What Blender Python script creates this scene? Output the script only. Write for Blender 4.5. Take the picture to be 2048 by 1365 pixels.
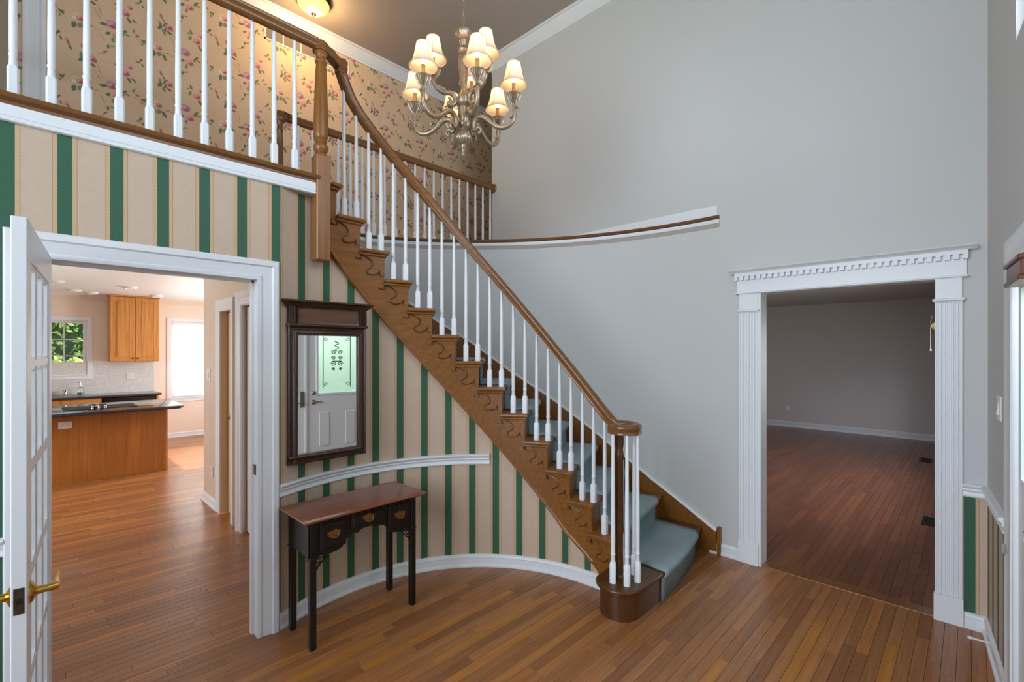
import bpy, math, random
from mathutils import Vector, Matrix
random.seed(7)
for o in list(bpy.data.objects):
    bpy.data.objects.remove(o, do_unlink=True)
scn = bpy.context.scene
COL = scn.collection
pi = math.pi; rad = math.radians; deg = math.degrees

# ------------------------------------------------------------------ camera
FPX, U0, V0, EYE = 943.0, 1024.0, 701.0, 1.65
TH = rad(44.26)
FW = (math.cos(TH), math.sin(TH)); RT = (math.sin(TH), -math.cos(TH))
cam_d = bpy.data.cameras.new('camera'); cam = bpy.data.objects.new('camera', cam_d); COL.objects.link(cam)
cam.location = (0, 0, EYE)
cam.rotation_euler = (pi/2, 0, TH - pi/2)
cam_d.sensor_fit = 'HORIZONTAL'; cam_d.sensor_width = 36.0
cam_d.lens = 36.0*FPX/2048.0
cam_d.shift_y = (V0 - 682.5)/2048.0
cam_d.clip_start = 0.02; cam_d.clip_end = 200
scn.camera = cam

# ------------------------------------------------------------------ world, sun, daylight
vs = scn.view_settings
vs.view_transform = 'Standard'; vs.look = 'None'; vs.gamma = 1.0; vs.use_curve_mapping = False
vs.exposure = 0.1
wd = bpy.data.worlds.new('world'); scn.world = wd; wd.use_nodes = True
bg = wd.node_tree.nodes['Background']; bg.inputs[0].default_value = (0.62, 0.78, 1.0, 1); bg.inputs[1].default_value = 1.6

def area(name, loc, aim, sx, sy, power, col):
    l = bpy.data.lights.new(name, 'AREA'); l.shape = 'RECTANGLE'; l.size = sx; l.size_y = sy
    l.energy = power; l.color = col
    o = bpy.data.objects.new(name, l); COL.objects.link(o); o.location = loc
    o.rotation_euler = (Vector(aim) - Vector(loc)).to_track_quat('-Z', 'Y').to_euler()
    return o
sl = bpy.data.lights.new('sun', 'SUN'); sl.energy = 6.0; sl.angle = rad(0.6); sl.color = (1, .95, .86)
so = bpy.data.objects.new('sun', sl); COL.objects.link(so); so.location = (4, 14, 12)
so.rotation_euler = Vector((-1, .02, -1.0)).to_track_quat('-Z', 'Y').to_euler()
DAY = (0.81, 0.905, 1.0)
# daylight standing in wall openings; the side openings are unseen, added for light
area('foyer_window_daylight', (1.6, -.75, 3.85), (1.75, 2.5, 3.0), 2.9, 1.7, 40, DAY)
area('side_fill_light', (-2.75, 1.2, 2.55), (1.5, 1.3, 1.5), 2.9, 3.4, 235, DAY)  # fill lamp at an added, unseen side window, brightens the foyer
area('front_door_daylight', (2.4, -1.4, 2.7), (2.2, 1.4, .8), 1.6, 1.1, 210, DAY)
area('kitchen_window_daylight', (2.35, 11.25, 1.5), (1.9, 6, 1.0), .85, 1.4, 42, (1, .98, .97))
area('kitchen_side_fill', (3.95, 8.6, 1.5), (0.4, 8.3, 1.2), 1.7, 1.4, 112, (.98, .98, 1))  # lamp at an unseen right-hand opening, added to brighten the kitchen
area('kitchen_left_fill', (-1.85, 6.6, 1.6), (1, 6.6, 1.0), 1.5, 1.4, 62, (.98, .98, 1))  # lamp at an unseen left-hand opening, added for more kitchen light
area('living_window_daylight', (6.8, -.5, 1.55), (7.4, 3, .9), 2.4, 1.3, 82, (.9, .9, 1.0))

# ------------------------------------------------------------------ pixel helpers (rays of the photograph)
def pray(u): return (FW[0]+(u-U0)/FPX*RT[0], FW[1]+(u-U0)/FPX*RT[1])
def on_z(u, v, z=0.0):
    t = (EYE-z)*FPX/(v-V0); d = pray(u); return (d[0]*t, d[1]*t)
def proj(x, y, z):
    t = x*FW[0]+y*FW[1]; return (U0+FPX*(x*RT[0]+y*RT[1])/t, V0-FPX*(z-EYE)/t, t)

# ------------------------------------------------------------------ materials
def S(r, g, b):
    f = lambda c: (c/255/12.92) if c/255 <= .04045 else ((c/255+.055)/1.055)**2.4
    return (f(r), f(g), f(b), 1)
class N:
    def __init__(s, name):
        s.m = bpy.data.materials.new(name); s.m.use_nodes = True
        s.t = s.m.node_tree; s.b = s.t.nodes['Principled BSDF']; s.out = s.t.nodes['Material Output']
    def n(s, typ, **kw):
        nd = s.t.nodes.new('ShaderNode'+typ)
        for k, v in kw.items(): setattr(nd, k, v)
        return nd
    def l(s, a, b): s.t.links.new(a, b)
    def set(s, sock, v):
        if isinstance(v, bpy.types.NodeSocket): s.l(v, sock)
        elif v is not None: sock.default_value = v
    def math(s, op, a, b=None, c=None):
        nd = s.n('Math', operation=op)
        for i, v in enumerate((a, b, c)): s.set(nd.inputs[i], v) if v is not None else None
        return nd.outputs[0]
    def mix(s, f, a, b, mode='MIX'):
        nd = s.n('Mix', data_type='RGBA', blend_type=mode)
        s.set(nd.inputs[0], f); s.set(nd.inputs[6], a); s.set(nd.inputs[7], b); return nd.outputs[2]
    def coord(s, kind='Object', scale=(1, 1, 1), rot=(0, 0, 0)):
        tc = s.n('TexCoord'); mp = s.n('Mapping'); s.l(tc.outputs[kind], mp.inputs[0])
        mp.inputs['Scale'].default_value = scale; mp.inputs['Rotation'].default_value = rot; return mp.outputs[0]
    def noise(s, vec, scale, detail=3, rough=.5):
        nd = s.n('TexNoise'); nd.inputs['Scale'].default_value = scale; nd.inputs['Detail'].default_value = detail
        nd.inputs['Roughness'].default_value = rough; s.set(nd.inputs['Vector'], vec); return nd.outputs[0]
    def bump(s, h, strength=.2, dist=.002):
        nd = s.n('Bump'); nd.inputs['Strength'].default_value = strength; nd.inputs['Distance'].default_value = dist
        s.set(nd.inputs['Height'], h); s.l(nd.outputs[0], s.b.inputs['Normal'])
    def p(s, col=None, rough=None, metal=None, spec=None, **kw):
        if col is not None: s.set(s.b.inputs['Base Color'], col)
        if rough is not None: s.set(s.b.inputs['Roughness'], rough)
        if metal is not None: s.b.inputs['Metallic'].default_value = metal
        if spec is not None: s.b.inputs['Specular IOR Level'].default_value = spec
        for k, v in kw.items(): s.b.inputs[k].default_value = v
        return s.m
def paint(name, c, rough=.5, var=.04, scale=3.0, bump=.03, spec=.4):
    k = N(name); v = k.coord(); a = k.noise(v, scale, 4)
    c2 = tuple(x*(1-var*2) for x in c[:3])+(1,)
    col = k.mix(a, c, c2); k.bump(k.noise(v, 220, 2), bump, .001)
    return k.p(col, rough, spec=spec)
def wood(name, c1, c2, c3, axis, rough=.35, fine=60, attr=False, spec=.5, coat=0.0):
    k = N(name); tc = k.n('TexCoord'); vec = tc.outputs['Object']
    if attr:
        at = k.n('Attribute', attribute_name='tone'); off = k.n('VectorMath', operation='MULTIPLY_ADD')
        k.l(at.outputs['Color'], off.inputs[0]); off.inputs[1].default_value = (37, 19, 11); k.l(vec, off.inputs[2]); vec = off.outputs[0]
    mp = k.n('Mapping'); k.l(vec, mp.inputs[0])
    sc = [fine]*3; sc[axis] = fine*.045; mp.inputs['Scale'].default_value = sc
    g = k.noise(mp.outputs[0], 1.0, 4, .6)
    mp2 = k.n('Mapping'); k.l(vec, mp2.inputs[0]); s2 = [14]*3; s2[axis] = 1.3; mp2.inputs['Scale'].default_value = s2
    wv = k.n('TexWave', wave_type='RINGS'); wv.inputs['Scale'].default_value = .55; wv.inputs['Distortion'].default_value = 7
    wv.inputs['Detail'].default_value = 2; k.l(mp2.outputs[0], wv.inputs[0])
    if attr:
        cr = k.n('ValToRGB'); k.l(at.outputs['Fac'], cr.inputs[0]); e = cr.color_ramp.elements
        e[0].position = 0; e[0].color = c1; e[1].position = .88; e[1].color = c2
        x = e.new(.94); x.color = c3; base = cr.outputs[0]
    else:
        base = k.mix(k.noise(vec, 2.2, 3), c1, c2)
    dark = k.mix(1.0, base, (.52, .47, .42, 1), 'MULTIPLY')
    gr = k.n('MapRange'); k.l(g, gr.inputs[0]); gr.inputs[1].default_value = .42; gr.inputs[2].default_value = .72
    f1 = k.math('MULTIPLY', gr.outputs[0], .8)
    f2 = k.math('MULTIPLY', wv.outputs[0], .38)
    col = k.mix(k.math('MAXIMUM', f1, f2), base, dark)
    k.bump(g, .06, .001)
    m = k.p(col, rough, spec=spec)
    if coat: k.b.inputs['Coat Weight'].default_value = coat; k.b.inputs['Coat Roughness'].default_value = .12
    return m
M = {}
M['trim'] = paint('white_trim_paint', S(229, 231, 235), .35, .02)
M['wall'] = paint('grey_wall_paint', S(202, 202, 202), .6, .025, 1.2)
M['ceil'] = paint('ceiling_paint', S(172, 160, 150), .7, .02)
M['cream'] = paint('kitchen_cream_paint', S(236, 218, 202), .6, .02)
M['kceil'] = paint('kitchen_ceiling_paint', S(250, 250, 252), .4, .02)
M['lwall'] = paint('living_wall_paint', S(206, 200, 196), .6, .02)
M['hallwall'] = paint('kitchen_hall_wall_paint', S(216, 196, 178), .32, .02)
M['plate'] = paint('white_plastic', S(228, 224, 218), .3, .01)
M['beige'] = paint('beige_paint', S(170, 160, 148), .6)
M['floor'] = wood('oak_strip_floor', S(148, 94, 54), S(182, 122, 72), S(192, 126, 58), 0, .34, 70, True, .5, .15)
M['floor2'] = wood('oak_strip_floor_dimlit', S(124, 74, 50), S(150, 94, 66), S(154, 96, 60), 0, .3, 70, True, .5, .2)  # same oak as the foyer, the room's low light put into the colour
M['gap'] = paint('subfloor_dark', S(38, 24, 15), .8)
M['oak'] = wood('stair_oak', S(122, 75, 30), S(156, 102, 46), None, 0, .3, 55, spec=.5)
M['oakz'] = wood('newel_oak', S(126, 78, 34), S(160, 104, 48), None, 2, .28, 50)
M['rail'] = wood('handrail_oak', S(110, 70, 34), S(146, 96, 50), None, 0, .25, 55)
M['oakdark'] = wood('curtail_step_oak', S(76, 46, 22), S(104, 64, 30), None, 0, .28, 55)
M['maple'] = wood('maple_cabinet', S(196, 132, 66), S(212, 146, 78), None, 2, .3, 40)
M['maple2'] = wood('maple_island_panel', S(172, 108, 44), S(198, 128, 58), None, 2, .35, 30)
M['redwood'] = wood('valance_wood', S(104, 54, 40), S(134, 74, 56), None, 0, .35, 50)
M['mirrorwood'] = wood('mirror_frame_wood', S(44, 27, 18), S(84, 56, 38), None, 2, .3, 60)
M['mirrorpanel'] = wood('mirror_frieze_veneer', S(94, 62, 40), S(116, 80, 54), None, 0, .32, 60)
M['tabletop'] = wood('console_top_wood', S(132, 74, 48), S(162, 98, 68), None, 0, .3, 40, coat=.3)
k = N('black_lacquer'); v = k.coord(); M['black'] = k.p(k.mix(k.noise(v, 30, 3), S(8, 7, 7), S(22, 19, 17)), .28)
def metal(name, c, rough=.3, patina=None):
    k = N(name); v = k.coord()
    col = k.mix(k.noise(v, 45, 4), c, patina or c)
    return k.p(col, rough, 1.0)
M['brass'] = metal('polished_brass', S(214, 170, 82), .18)
M['antbrass'] = metal('antique_brass', S(186, 156, 104), .3, S(136, 110, 70))
M['nickel'] = metal('satin_nickel', S(150, 144, 134), .35)
M['chrome'] = metal('chrome', S(210, 210, 212), .12)
M['bronze'] = metal('bronze', S(92, 70, 52), .4)
k = N('chandelier_silver_gold'); v = k.coord()
M['chand'] = k.p(k.mix(k.noise(v, 70, 4), S(196, 176, 150), S(104, 90, 74)), .36, .6)
k.bump(k.noise(v, 90, 3), .25, .002)
M['strike'] = metal('worn_steel', S(120, 112, 92), .45, S(60, 54, 40))
k = N('mirror_silver'); M['mirror'] = k.p((.86, .88, .87, 1), .01, 1.0)
k = N('teal_carpet'); v = k.coord()
ca = k.mix(k.noise(v, 3.5, 4), S(126, 156, 170), S(166, 176, 178))
M['carpet'] = k.p(ca, .95, spec=.1); k.bump(k.noise(v, 420, 3), .7, .004)
def glass(name, tint=(1, 1, 1, 1), gl=.08, rough=.02):
    k = N(name); tr = k.n('BsdfTransparent'); tr.inputs[0].default_value = tint
    g = k.n('BsdfGlossy'); g.inputs['Roughness'].default_value = rough
    fr = k.n('LayerWeight'); fr.inputs[0].default_value = .35
    mx = k.n('MixShader'); k.l(k.math('MULTIPLY_ADD', fr.outputs['Fresnel'], .6, gl*.5), mx.inputs[0])
    k.l(tr.outputs[0], mx.inputs[1]); k.l(g.outputs[0], mx.inputs[2]); k.l(mx.outputs[0], k.out.inputs[0]); return k.m
M['glass'] = glass('window_glass')
k = N('frosted_glass'); tr = k.n('BsdfTransparent'); tr.inputs[0].default_value = (.76, .80, .72, 1)
tl = k.n('BsdfTranslucent'); tl.inputs[0].default_value = (.34, .39, .33, 1); mx = k.n('MixShader'); mx.inputs[0].default_value = .55
k.l(tr.outputs[0], mx.inputs[1]); k.l(tl.outputs[0], mx.inputs[2]); k.l(mx.outputs[0], k.out.inputs[0]); M['frost'] = k.m
M['etch'] = paint('etched_lead', S(70, 84, 72), .5)
k = N('lamp_shade_silk'); v = k.coord('Object', (1, 1, 1))
tl = k.n('BsdfTranslucent'); tl.inputs[0].default_value = (.85, .60, .36, 1); df = k.n('BsdfDiffuse'); df.inputs[0].default_value = (.80, .72, .62, 1)
mx = k.n('MixShader'); mx.inputs[0].default_value = .42; k.l(df.outputs[0], mx.inputs[1]); k.l(tl.outputs[0], mx.inputs[2]); k.l(mx.outputs[0], k.out.inputs[0])
M['shade'] = k.m
def emit(name, c, st):
    k = N(name); e = k.n('Emission'); e.inputs[0].default_value = c; e.inputs[1].default_value = st
    k.l(e.outputs[0], k.out.inputs[0]); return k.m
M['bulb'] = emit('lit_bulb', (1, .74, .42, 1), 9)
k = N('lit_alabaster_bowl'); lw = k.n('LayerWeight'); lw.inputs[0].default_value = .4
k.p((.8, .55, .2, 1), .3); k.b.inputs['Emission Color'].default_value = (1, .62, .18, 1); k.b.inputs['Emission Strength'].default_value = 1.1
M['bowl'] = k.m
M['candle'] = paint('aged_candle_sleeve', S(196, 150, 88), .5, .2, 60)
k = N('black_granite'); v = k.coord(); vo = k.n('TexVoronoi'); vo.inputs['Scale'].default_value = 160; k.l(v, vo.inputs[0])
M['granite'] = k.p(k.mix(vo.outputs[0], S(20, 20, 24), S(70, 70, 76)), .08)
k = N('mosaic_backsplash'); br = k.n('TexBrick'); br.inputs['Scale'].default_value = 1
k.l(k.coord('Object', (1, 1, 1), (pi/2, 0, 0)), br.inputs[0])
br.inputs['Color1'].default_value = S(222, 220, 216); br.inputs['Color2'].default_value = S(206, 206, 206); br.inputs['Mortar'].default_value = S(196, 194, 190)
br.inputs['Brick Width'].default_value = .025; br.inputs['Row Height'].default_value = .025; br.inputs['Mortar Size'].default_value = .002
M['mosaic'] = k.p(br.outputs[0], .25)
k = N('blind_slat'); tl = k.n('BsdfTranslucent'); tl.inputs[0].default_value = (.9, .9, .9, 1); df = k.n('BsdfDiffuse'); df.inputs[0].default_value = (.9, .9, .92, 1)
mx = k.n('MixShader'); mx.inputs[0].default_value = .5; k.l(df.outputs[0], mx.inputs[1]); k.l(tl.outputs[0], mx.inputs[2]); k.l(mx.outputs[0], k.out.inputs[0]); M['blind'] = k.m
k = N('shrub_leaf'); at = k.n('Attribute', attribute_name='tone'); cr = k.n('ValToRGB'); k.l(at.outputs['Fac'], cr.inputs[0])
cr.color_ramp.elements[0].color = S(76, 124, 56); cr.color_ramp.elements[1].color = S(206, 224, 110); M['leaf'] = k.p(cr.outputs[0], .5)
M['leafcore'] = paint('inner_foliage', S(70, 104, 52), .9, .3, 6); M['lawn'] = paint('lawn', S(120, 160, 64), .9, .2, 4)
M['bark'] = paint('bark', S(80, 62, 46), .9, .2)
M['teal'] = paint('teal_soap', S(70, 150, 140), .2)
M['blue'] = paint('sticker_blue', S(40, 60, 140), .4); M['red'] = paint('sticker_red', S(190, 40, 40), .4)
M['gold'] = paint('gold_swag_fabric', S(120, 92, 44), .7, .3, 40)
M['darkslot'] = paint('dark_slot', S(30, 26, 24), .7)
M['vent'] = paint('vent_louver', S(150, 136, 118), .5)
M['copper'] = metal('register_bronze', S(58, 40, 30), .45)
M['yellowdoor'] = paint('warm_cream_door', S(226, 184, 120), .5)

# striped wallpaper: u = metres along the wall, v = height
k = N('striped_wallpaper'); uv = k.n('UVMap'); uv.uv_map = 'uv'; sx = k.n('SeparateXYZ'); k.l(uv.outputs[0], sx.inputs[0])
P = .1808
x = k.math('MULTIPLY', k.math('FRACT', k.math('DIVIDE', k.math('SUBTRACT', sx.outputs[0], .091), P)), P)
green = k.math('LESS_THAN', x, .050)
gold = k.math('MAXIMUM', k.math('LESS_THAN', x, .0655), k.math('GREATER_THAN', x, P-.0155))
line = k.math('MAXIMUM', k.math('MULTIPLY', k.math('GREATER_THAN', x, .0645), k.math('LESS_THAN', x, .0668)), k.math('MULTIPLY', k.math('GREATER_THAN', x, P-.0168), k.math('LESS_THAN', x, P-.0145)))
rope = k.math('FRACT', k.math('MULTIPLY_ADD', sx.outputs[1], 62, k.math('MULTIPLY', sx.outputs[0], 90)))
cv = k.n('CombineXYZ'); k.l(sx.outputs[0], cv.inputs[0]); k.l(sx.outputs[1], cv.inputs[1])
dam = k.noise(cv.outputs[0], 22, 5, .6); fine = k.noise(cv.outputs[0], 160, 3, .6)
cream = k.mix(dam, S(208, 185, 165), S(194, 170, 149)); goldc = k.mix(k.math('MULTIPLY', k.math('GREATER_THAN', rope, .6), .5), S(206, 176, 140), S(180, 146, 108))
grn = k.mix(k.math('MULTIPLY', fine, 1.0), S(38, 74, 56), S(72, 114, 90))
c = k.mix(gold, cream, goldc); c = k.mix(line, c, S(178, 136, 100)); c = k.mix(green, c, grn)
M['stripe'] = k.p(c, .55, spec=.3); k.bump(dam, .15, .001)

# floral wallpaper (repeat 0.51 x 0.505 m)
def floral():
    k = N('floral_wallpaper'); uv = k.n('UVMap'); uv.uv_map = 'uv'; sx = k.n('SeparateXYZ'); k.l(uv.outputs[0], sx.inputs[0])
    wob = k.n('TexNoise'); wob.inputs['Scale'].default_value = 55; wob.inputs['Detail'].default_value = 2; k.l(uv.outputs[0], wob.inputs['Vector'])
    ws = k.n('SeparateColor'); k.l(wob.outputs['Color'], ws.inputs[0])
    fx = k.math('FRACT', k.math('DIVIDE', k.math('SUBTRACT', sx.outputs[0], .57), .51))
    fy = k.math('FRACT', k.math('DIVIDE', k.math('SUBTRACT', sx.outputs[1], 4.203), .505))
    px = k.math('ADD', k.math('MULTIPLY', fx, 510), k.math('MULTIPLY_ADD', ws.outputs[0], 16, -8))
    py = k.math('ADD', k.math('MULTIPLY', fy, 505), k.math('MULTIPLY_ADD', ws.outputs[1], 16, -8))
    cb = k.n('CombineXYZ'); k.l(px, cb.inputs[0]); k.l(py, cb.inputs[1]); vec = cb.outputs[0]
    big = k.noise(uv.outputs[0], 6, 4)
    col = k.mix(big, S(222, 194, 164), S(206, 174, 142))
    E = []
    def el(cx, cy, a, b, ang, c): E.append((cx, cy, a, b, ang, c))
    g1, g2 = S(52, 92, 62), S(92, 124, 92); pk, dp, lt, pu = S(206, 130, 140), S(178, 78, 100), S(222, 174, 172), S(176, 152, 174); vi = S(150, 126, 70)
    def leaf(cx, cy, L, W, ang, c=None): el(cx, cy, L, W, ang, c or (g1 if len(E) % 2 else g2))
    def rose(cx, cy, r): r *= 1.18; el(cx, cy, r*1.15, r*.95, 10, pk); el(cx+r*.3, cy-r*.15, r*.7, r*.6, 0, dp); el(cx-r*.2, cy+r*.3, r*.5, r*.35, 20, lt)
    def vine(x0, y0, x1, y1): el((x0+x1)/2, (y0+y1)/2, math.hypot(x1-x0, y1-y0)/2, 2.6, deg(math.atan2(y1-y0, x1-x0)), vi)
    ox, oy = 420, 140       # place of the large double blossom in the repeat
    def at(dx, dy): return ((ox+dx*.96) % 510, (oy+dy*.96) % 505)
    def R(dx, dy, r): rose(*at(dx, dy), r)
    def Lf(dx, dy, L, W, a, c=None): leaf(*at(dx, dy), L, W, a, c)
    def Vn(a, b, c, d):
        p = at(a, b); vine(p[0], p[1], p[0]+(c-a)*.96, p[1]+(d-b)*.96)
    for q in ((60, 8, -40, -20), (-70, -100, -40, -160), (-190, -70, -60, -78), (-20, -190, -25, -250), (-25, -250, -90, -285), (-120, -420, -60, -520), (-90, 150, -60, 40), (-380, -30, -290, -80)): Vn(*q)
    Lf(-52, -14, 28, 13, 10, g1); Lf(92, -14, 22, 10, 50); Lf(108, -34, 20, 8, -10); Lf(78, -40, 16, 8, 100); Lf(12, -122, 20, 11, 80); Lf(-20, -78, 20, 12, 40)
    el(*at(0, 22), 34, 24, 0, pu); R(2, 0, 27); R(40, -78, 24); el(*at(30, 14), 14, 20, 30, S(140, 140, 176))
    el(*at(-225, -20), 22, 14, 30, S(228, 196, 150)); R(-200, -42, 20); el(*at(-235, -50), 16, 12, 0, S(230, 220, 212))
    Lf(-236, -108, 30, 15, 80, g1); Lf(-198, -98, 24, 18, 60, g2); Lf(-158, -112, 32, 13, -60, g1); Lf(-130, -66, 14, 5, 20)
    R(-355, -8, 13); Lf(-378, 22, 18, 8, 70); Lf(-312, -40, 22, 10, -40); Lf(-320, -70, 14, 7, 80); Lf(-300, -30, 12, 6, 20)
    Lf(-150, 190, 30, 14, 60, g1); Lf(-190, 186, 22, 12, 100, g2); Lf(-110, 172, 24, 11, -40, g1); Lf(-150, 150, 18, 10, 90)
    R(-435, 150, 24); R(-405, 215, 15); Lf(-490, 160, 24, 12, 70); Lf(-482, 220, 22, 9, 110); Lf(-410, 100, 26, 12, -60, g1); Lf(-375, 108, 24, 9, -40); Lf(-500, 200, 14, 7, 20)
    Lf(-20, -195, 18, 10, 90, g1); Lf(8, -180, 16, 6, 20); Lf(-40, -245, 16, 7, 40)
    R(-125, -345, 25); el(*at(-182, -268), 10, 22, 20, dp); Lf(-190, -375, 28, 14, 60, g1); Lf(-160, -405, 26, 14, -70, g2); Lf(-120, -395, 22, 11, -20, g1); Lf(-165, -300, 16, 7, 120)
    el(*at(-275, -262), 13, 28, 25, pk); el(*at(-270, -275), 8, 20, 25, dp); Lf(-258, -310, 22, 10, -60, g1); Lf(-330, -215, 20, 9, 60); Lf(-350, -240, 18, 8, 10); Lf(-315, -255, 14, 7, -60)
    cnt = 0
    for cx, cy, a, b, ang, c in E:
        R_ = max(a, b)+9
        cnt += 1
        if cnt % 5 == 0:          # keeps the shader's live values few: later marks wait for the earlier ones
            ad = k.n('VectorMath', operation='MULTIPLY_ADD'); k.l(col, ad.inputs[0]); ad.inputs[1].default_value = (1e-8, 1e-8, 0); k.l(cb.outputs[0], ad.inputs[2]); vec = ad.outputs[0]
        for sx_ in (-510, 0, 510):
            for sy_ in (-505, 0, 505):
                X, Y = cx+sx_, cy+sy_
                if -R_ < X < 510+R_ and -R_ < Y < 505+R_:
                    mp = k.n('Mapping', vector_type='TEXTURE'); k.l(vec, mp.inputs[0])
                    mp.inputs['Location'].default_value = (X, Y, 0); mp.inputs['Rotation'].default_value = (0, 0, rad(ang)); mp.inputs['Scale'].default_value = (a, b, 1)
                    ln = k.n('VectorMath', operation='LENGTH'); k.l(mp.outputs[0], ln.inputs[0])
                    mr = k.n('MapRange'); k.l(ln.outputs['Value'], mr.inputs[0]); mr.inputs[1].default_value = .82; mr.inputs[2].default_value = 1.05
                    mr.inputs[3].default_value = .82; mr.inputs[4].default_value = 0
                    col = k.mix(mr.outputs[0], col, c)
    k.bump(big, .05, .001)
    return k.p(col, .55, spec=.25)
M['floral'] = floral()

# ------------------------------------------------------------------ mesh helpers
Z = Vector((0, 0, 1))
class MB:
    def __init__(s): s.v = []; s.f = []; s.uv = None
    def add(s, vs, fs):
        o = len(s.v); s.v += [tuple(p) for p in vs]; s.f += [tuple(i+o for i in f) for f in fs]; return s
    def box(s, x0, x1, y0, y1, z0, z1, T=None):
        vs = [Vector((x, y, z)) for z in (z0, z1) for y in (y0, y1) for x in (x0, x1)]
        if T: vs = [T(*p) if callable(T) else T @ p for p in vs]
        return s.add(vs, [(0, 2, 3, 1), (4, 5, 7, 6), (0, 1, 5, 4), (2, 6, 7, 3), (0, 4, 6, 2), (1, 3, 7, 5)])
    def bbox(s, x0, x1, y0, y1, z0, z1, b=.004, T=None):       # box with chamfered edges
        xs, ys, zs = (x0, x1), (y0, y1), (z0, z1); vs = []; idx = {}
        for i in (0, 1):
            for j in (0, 1):
                for q in (0, 1):
                    for ax in range(3):
                        p = [xs[i], ys[j], zs[q]]; sg = (1 if i == 0 else -1, 1 if j == 0 else -1, 1 if q == 0 else -1)
                        for a2 in range(3):
                            if a2 != ax: p[a2] += sg[a2]*b
                        idx[(i, j, q, ax)] = len(vs); vs.append(Vector(p))
        I = lambda i, j, q, a: idx[(i, j, q, a)]; fs = []
        for e in (0, 1):
            fs.append((I(e, 0, 0, 0), I(e, 1, 0, 0), I(e, 1, 1, 0), I(e, 0, 1, 0)))
            fs.append((I(0, e, 0, 1), I(1, e, 0, 1), I(1, e, 1, 1), I(0, e, 1, 1)))
            fs.append((I(0, 0, e, 2), I(1, 0, e, 2), I(1, 1, e, 2), I(0, 1, e, 2)))
        for a in (0, 1):
            for c in (0, 1):
                fs.append((I(a, c, 0, 0), I(a, c, 1, 0), I(a, c, 1, 1), I(a, c, 0, 1)))
                fs.append((I(a, 0, c, 0), I(a, 1, c, 0), I(a, 1, c, 2), I(a, 0, c, 2)))
                fs.append((I(0, a, c, 1), I(1, a, c, 1), I(1, a, c, 2), I(0, a, c, 2)))
        for i in (0, 1):
            for j in (0, 1):
                for q in (0, 1): fs.append((I(i, j, q, 0), I(i, j, q, 1), I(i, j, q, 2)))
        if T: vs = [T(*p) if callable(T) else T @ p for p in vs]
        return s.add(vs, fs)
    def prism(s, poly, z0, z1, T=None):
        n = len(poly); vs = [Vector((p[0], p[1], z0)) for p in poly]+[Vector((p[0], p[1], z1)) for p in poly]
        if T: vs = [T(*p) if callable(T) else T @ p for p in vs]
        return s.add(vs, [tuple(range(n-1, -1, -1)), tuple(range(n, 2*n))]+[(i, (i+1) % n, n+(i+1) % n, n+i) for i in range(n)])
    def slab(s, poly, z0, z1, r=.01, n=3):                     # horizontal board with rounded edge (poly counter-clockwise)
        m = len(poly); P = [Vector(p[:2]) for p in poly]; off = []
        for i in range(m):
            a = (P[i]-P[i-1]).normalized(); b = (P[(i+1) % m]-P[i]).normalized()
            na = Vector((-a.y, a.x)); nb = Vector((-b.y, b.x)); q = na+nb; L = max(q.length_squared/2, .35)
            off.append(q/L)
        rings = []
        for j in range(2*n+2):
            if j <= n: t = j/n*pi/2; ins = r*(1-math.sin(t)); z = z0+r*(1-math.cos(t))
            else: t = (j-n-1)/n*pi/2; ins = r*(1-math.cos(t)); z = z1-r*(1-math.sin(t))
            rings.append([(P[i].x+off[i].x*ins, P[i].y+off[i].y*ins, z) for i in range(m)])
        o = len(s.v)
        for rg in rings: s.v += rg
        for j in range(len(rings)-1):
            for i in range(m):
                s.f.append((o+j*m+i, o+j*m+(i+1) % m, o+(j+1)*m+(i+1) % m, o+(j+1)*m+i))
        s.f.append(tuple(o+i for i in range(m-1, -1, -1))); s.f.append(tuple(o+(len(rings)-1)*m+i for i in range(m)))
        return s
    def lathe(s, prof, n=20, c=(0, 0, 0), T=None, flute=0, nf=0):
        vs = []
        for r, z in prof:
            for i in range(n):
                a = 2*pi*i/n; rr = r*(1-flute*(.5+.5*math.cos(nf*a)) if nf else 1)
                vs.append(Vector((c[0]+rr*math.cos(a), c[1]+rr*math.sin(a), c[2]+z)))
        if T: vs = [T @ p for p in vs]
        fs = [(j*n+i, j*n+(i+1) % n, (j+1)*n+(i+1) % n, (j+1)*n+i) for j in range(len(prof)-1) for i in range(n)]
        if prof[0][0] > 1e-5: fs.append(tuple(range(n-1, -1, -1)))
        if prof[-1][0] > 1e-5: fs.append(tuple((len(prof)-1)*n+i for i in range(n)))
        return s.add(vs, fs)
    def tube(s, path, r, n=8, closed=False, up=None):
        P = [Vector(p) for p in path]; m = len(P); vs = []; ref = None
        for i in range(m):
            if closed: t = P[(i+1) % m]-P[i-1]
            else: t = P[min(i+1, m-1)]-P[max(i-1, 0)]
            t.normalize()
            if ref is None:
                ref = Vector(up) if up else (Z if abs(t.z) < .9 else Vector((1, 0, 0)))
            a = t.cross(ref)
            if a.length < 1e-4: a = t.orthogonal()
            a.normalize(); b = a.cross(t); ref = b
            rr = r[i] if isinstance(r, (list, tuple)) else r
            vs += [P[i]+a*rr*math.cos(2*pi*q/n)+b*rr*math.sin(2*pi*q/n) for q in range(n)]
        fs = []
        for i in range(m if closed else m-1):
            j = (i+1) % m
            fs += [(i*n+q, i*n+(q+1) % n, j*n+(q+1) % n, j*n+q) for q in range(n)]
        if not closed: fs += [tuple(range(n-1, -1, -1)), tuple((m-1)*n+q for q in range(n))]
        return s.add(vs, fs)
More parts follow.
